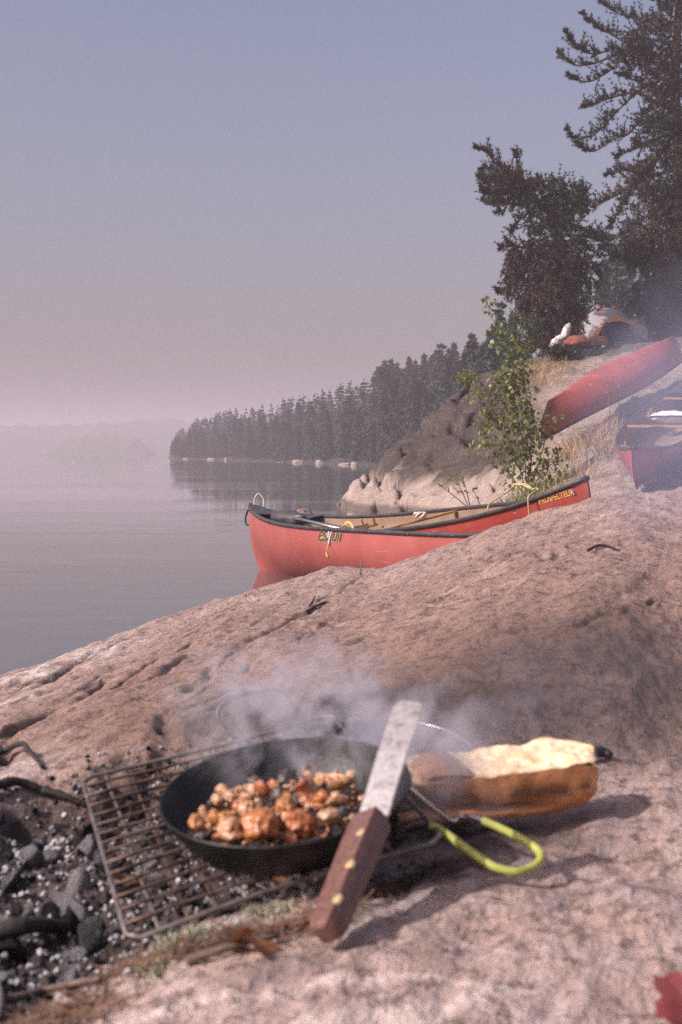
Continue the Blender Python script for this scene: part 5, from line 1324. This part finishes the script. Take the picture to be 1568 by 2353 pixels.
M['char'] = plain('charred_wood', (.022, .017, .016), .8, var=.5, scale=60, bump=.004, bscale=120)
def stick(pts, r, mat, label, cat='stick', D=None):
    P = np.array([cast(px, py, lambda x, y: znear(x, y)) + np.array([0, 0, up]) for px, py, up in pts]); Q = smooth_path(P, 7); b = MB(); b.tube(Q, np.linspace(r, r * .6, len(Q)) * (1 + .15 * vnoise(np.arange(len(Q)) * .8, 3)), 7)
    return tag(b.obj('stick', mat, loc=Q.mean(0)), label, cat)
stick([(-40, 1765, .01), (10, 1752, .02), (50, 1742, .022), (70, 1752, .016), (98, 1772, .006)], .005, M['char'], 'bent charred stick at the left edge above the fire pit')
stick([(-30, 1830, .01), (40, 1822, .015), (110, 1838, .01)], .008, M['char'], 'thick charred stick lying at the upper left of the fire pit')
stick([(100, 1835, .012), (150, 1850, .012), (200, 1862, .006)], .006, M['char'], 'short burnt stick left of the grill corner')
stick([(-40, 2200, .02), (60, 2185, .025), (150, 2166, .016)], .011, M['char'], 'fat burnt log end at the left edge of the fire pit')
stick([(20, 2330, .012), (120, 2300, .012), (230, 2270, .008)], .004, M['twig'], 'pale twig at the lower left rim of the fire pit')
stick([(430, 2225, .006), (520, 2200, .008), (640, 2165, .006)], .004, M['twig'], 'grey twig lying in the needles below the grill')
stick([(1350, 1272, .008), (1378, 1262, .010), (1402, 1262, .006), (1424, 1268, .003)], .0045, M['char'], 'dark curved twig on the sunny rock below the raised canoe')
stick([(705, 1408, .004), (724, 1400, .008), (748, 1388, .006)], .0045, M['char'], 'small dark twig caught in a crack of the rock')
stick([(712, 1400, .01), (720, 1396, .02), (723, 1394, .03)], .0035, M['char'], 'upright stub of twig in the crack of the rock')
stick([(828, 1322, .0), (829, 1320, .02), (831, 1318, .045)], .004, M['twig'], 'tiny upright sprig on the rock bump below the floating canoe')
M['leaf_o'] = foliage('dry_orange_leaf', (.30, .14, .07), (.22, .095, .05), 30, .25); M['leaf_r'] = foliage('red_leaf', (.50, .15, .14), (.42, .11, .11), 30, .3)
def leaf_thing(px, py, D, s_, rot, mat, label, ground=True):
    ang = np.linspace(0, 2 * pi, 25)[:-1]; rr = 1 + .16 * np.cos(5 * ang) + .08 * np.cos(11 * ang); V = np.stack([rr * np.cos(ang), .62 * rr * np.sin(ang), .18 * np.cos(2 * ang)], -1) * s_
    V = np.concatenate([[(0, 0, -.08 * s_)], V]); V = V @ np.array(Matrix.Rotation(rot[2], 3, 'Z') @ Matrix.Rotation(rot[1], 3, 'Y') @ Matrix.Rotation(rot[0], 3, 'X')).T
    p = cast(px, py, lambda x, y: znear(x, y)) if ground else unproj(px, py, D); p = p + np.array([0, 0, -V[:, 2].min() * .8 if ground else 0])
    b = MB(); b.add(V + p, [[0, i + 1, (i + 1) % 24 + 1] for i in range(24)]); tag(b.obj('leaf', mat, loc=p), label, 'leaf')
for px, py, s_, rot, lab in ((150, 1925, .012, (.8, .3, 1), 'small orange leaf among the coals at the upper left'), (285, 2030, .014, (.5, .5, .3), 'curled orange leaf beside the left edge of the grill'), (575, 2040, .011, (.4, .2, 2), 'orange leaf under the front of the pan'), (640, 2040, .013, (.9, .2, .5), 'orange curled leaf beside the pan front'), (600, 2195, .020, (.5, .4, .9), 'rusty brown leaf in the needles below the pan'), (545, 2185, .018, (.2, .7, 2.2), 'folded brown leaf in the needles below the grill corner'), (690, 2130, .014, (.3, .3, 2.9), 'dry orange leaf left of the spatula handle')):
    leaf_thing(px, py, 0, s_, rot, M['leaf_o'], lab)
leaf_thing(1556, 2352, 0, .030, (1.2, .3, .6), M['leaf_r'], 'blurred red leaf standing on the rock at the lower right corner')
stick([(1362, 1752, .012), (1385, 1748, .012), (1402, 1750, .008)], .009, M['char'], 'short black charred stub behind the right end of the bread')

stick([(905, 1912, .006), (1000, 1896, .010), (1110, 1876, .010), (1225, 1850, .006)], .013, M['char'], 'flat charred log between the bread and the pan handle')
# brown needles and lichen at the rim of the fire pit
def litter(name, label, path, width, n, mat, seed, L=.022, W=.0007, lift=.004, cat='litter'):
    g = np.random.default_rng(seed); P = smooth_path(np.array([cast(a, b_, zbase) for a, b_ in path]), 12); i = g.integers(0, len(P) - 1, n)
    xy = P[i, :2] + g.normal(size=(n, 2)) * width * (.4 + .6 * g.random((n, 1))); z = znear(xy[:, 0], xy[:, 1]) + lift * g.random(n)
    d = rdir(n, g) * [1, 1, .22]; d = nrm(d); c = np.stack([xy[:, 0], xy[:, 1], z], -1); w = nrm(np.cross(d, [0, 0, 1.])) * W; l = (g.uniform(.5, 1.1, n) * L)[:, None]; up = np.array([0, 0, W])
    V = np.stack([c - d * l - w, c - d * l + w, c + d * l + w, c + d * l - w, c + up * 2], 1).reshape(-1, 3); k = np.arange(n) * 5
    Fc = np.concatenate([np.stack([k, k + 1, k + 4], -1), np.stack([k + 1, k + 2, k + 4], -1), np.stack([k + 2, k + 3, k + 4], -1), np.stack([k + 3, k, k + 4], -1)])
    return tag(mesh_obj(name, V, Fc, mat, None, False), label, cat, None, 'stuff')
M['needle'] = plain('brown_needles', (.135, .078, .052), .75, var=.5, scale=25); M['lichen'] = plain('pale_lichen', (.30, .30, .21), .9, var=.35, scale=60)
litter('pine_needles', 'brown pine needles gathered along the rim of the fire pit', [(250, 2240), (430, 2190), (560, 2150), (700, 2120), (850, 2060), (980, 2010), (1100, 1985)], .014, 620, M['needle'], 71)
litter('pine_needles', 'scattered brown needles at the lower left below the fire pit', [(-20, 2420), (100, 2345), (260, 2290)], .03, 240, M['needle'], 72)
for i, (px, py, rx, n, lab) in enumerate([(395, 2180, .010, 150, 'tuft of pale lichen below the grill corner'), (455, 2155, .010, 140, 'tuft of pale lichen at the front edge of the grill'), (620, 2100, .012, 170, 'patch of pale lichen in front of the pan'), (350, 2245, .010, 90, 'small tuft of lichen at the pit rim lower left')]):
    g = np.random.default_rng(80 + i); c = cast(px, py, zbase); P = c + g.normal(size=(n, 3)) * [rx, rx, rx * .25]; P[:, 2] = znear(P[:, 0], P[:, 1]) + .002
    V, Fc = blades(P, nrm(rdir(n, g) + [0, 0, 1.2]), g.uniform(.004, .012, n), .0012, g); tag(mesh_obj('lichen', V, Fc, M['lichen'], smooth=False, loc=c), lab, 'lichen')

# smoke ------------------------------------------------------------------------
def smoke(name, c, r, mat, label, rot=(0, 0, 0)):
    V0, F0 = ICO[3]; o = mesh_obj(name, V0 * 1.02, F0, mat, None, True); o.location = c; o.scale = r; o.rotation_euler = rot; return tag(o, label, 'smoke', None, 'stuff')
smoke('smoke', unproj(770, 1680, 1.60), (.23, .24, .12), smoke_mat('pan_smoke', (.80, .79, .88), 21., 2.6, (2.0, 1.2, 1.0), .46, .68, .2, .7), 'pale smoke rising from the frying pan', (0, .25, .1))
smoke('smoke', unproj(1120, 1590, 1.95), (.42, .30, .15), smoke_mat('drifting_smoke', (.74, .75, .92), 1.1, 1.8, (1.2, 1, 1.4), .36, .72, .2, .9), 'thin bluish smoke drifting over the sooty rock', (0, -.15, 0))
smoke('smoke', unproj(1600, 920, 3.2), (.30, .9, .42), smoke_mat('veil_smoke', (.66, .72, 1.0), 1.15, 1.5, (1, 1, 1), .25, .7, .2, .8), 'blue smoke veil hanging at the right edge', (0, .3, 0))
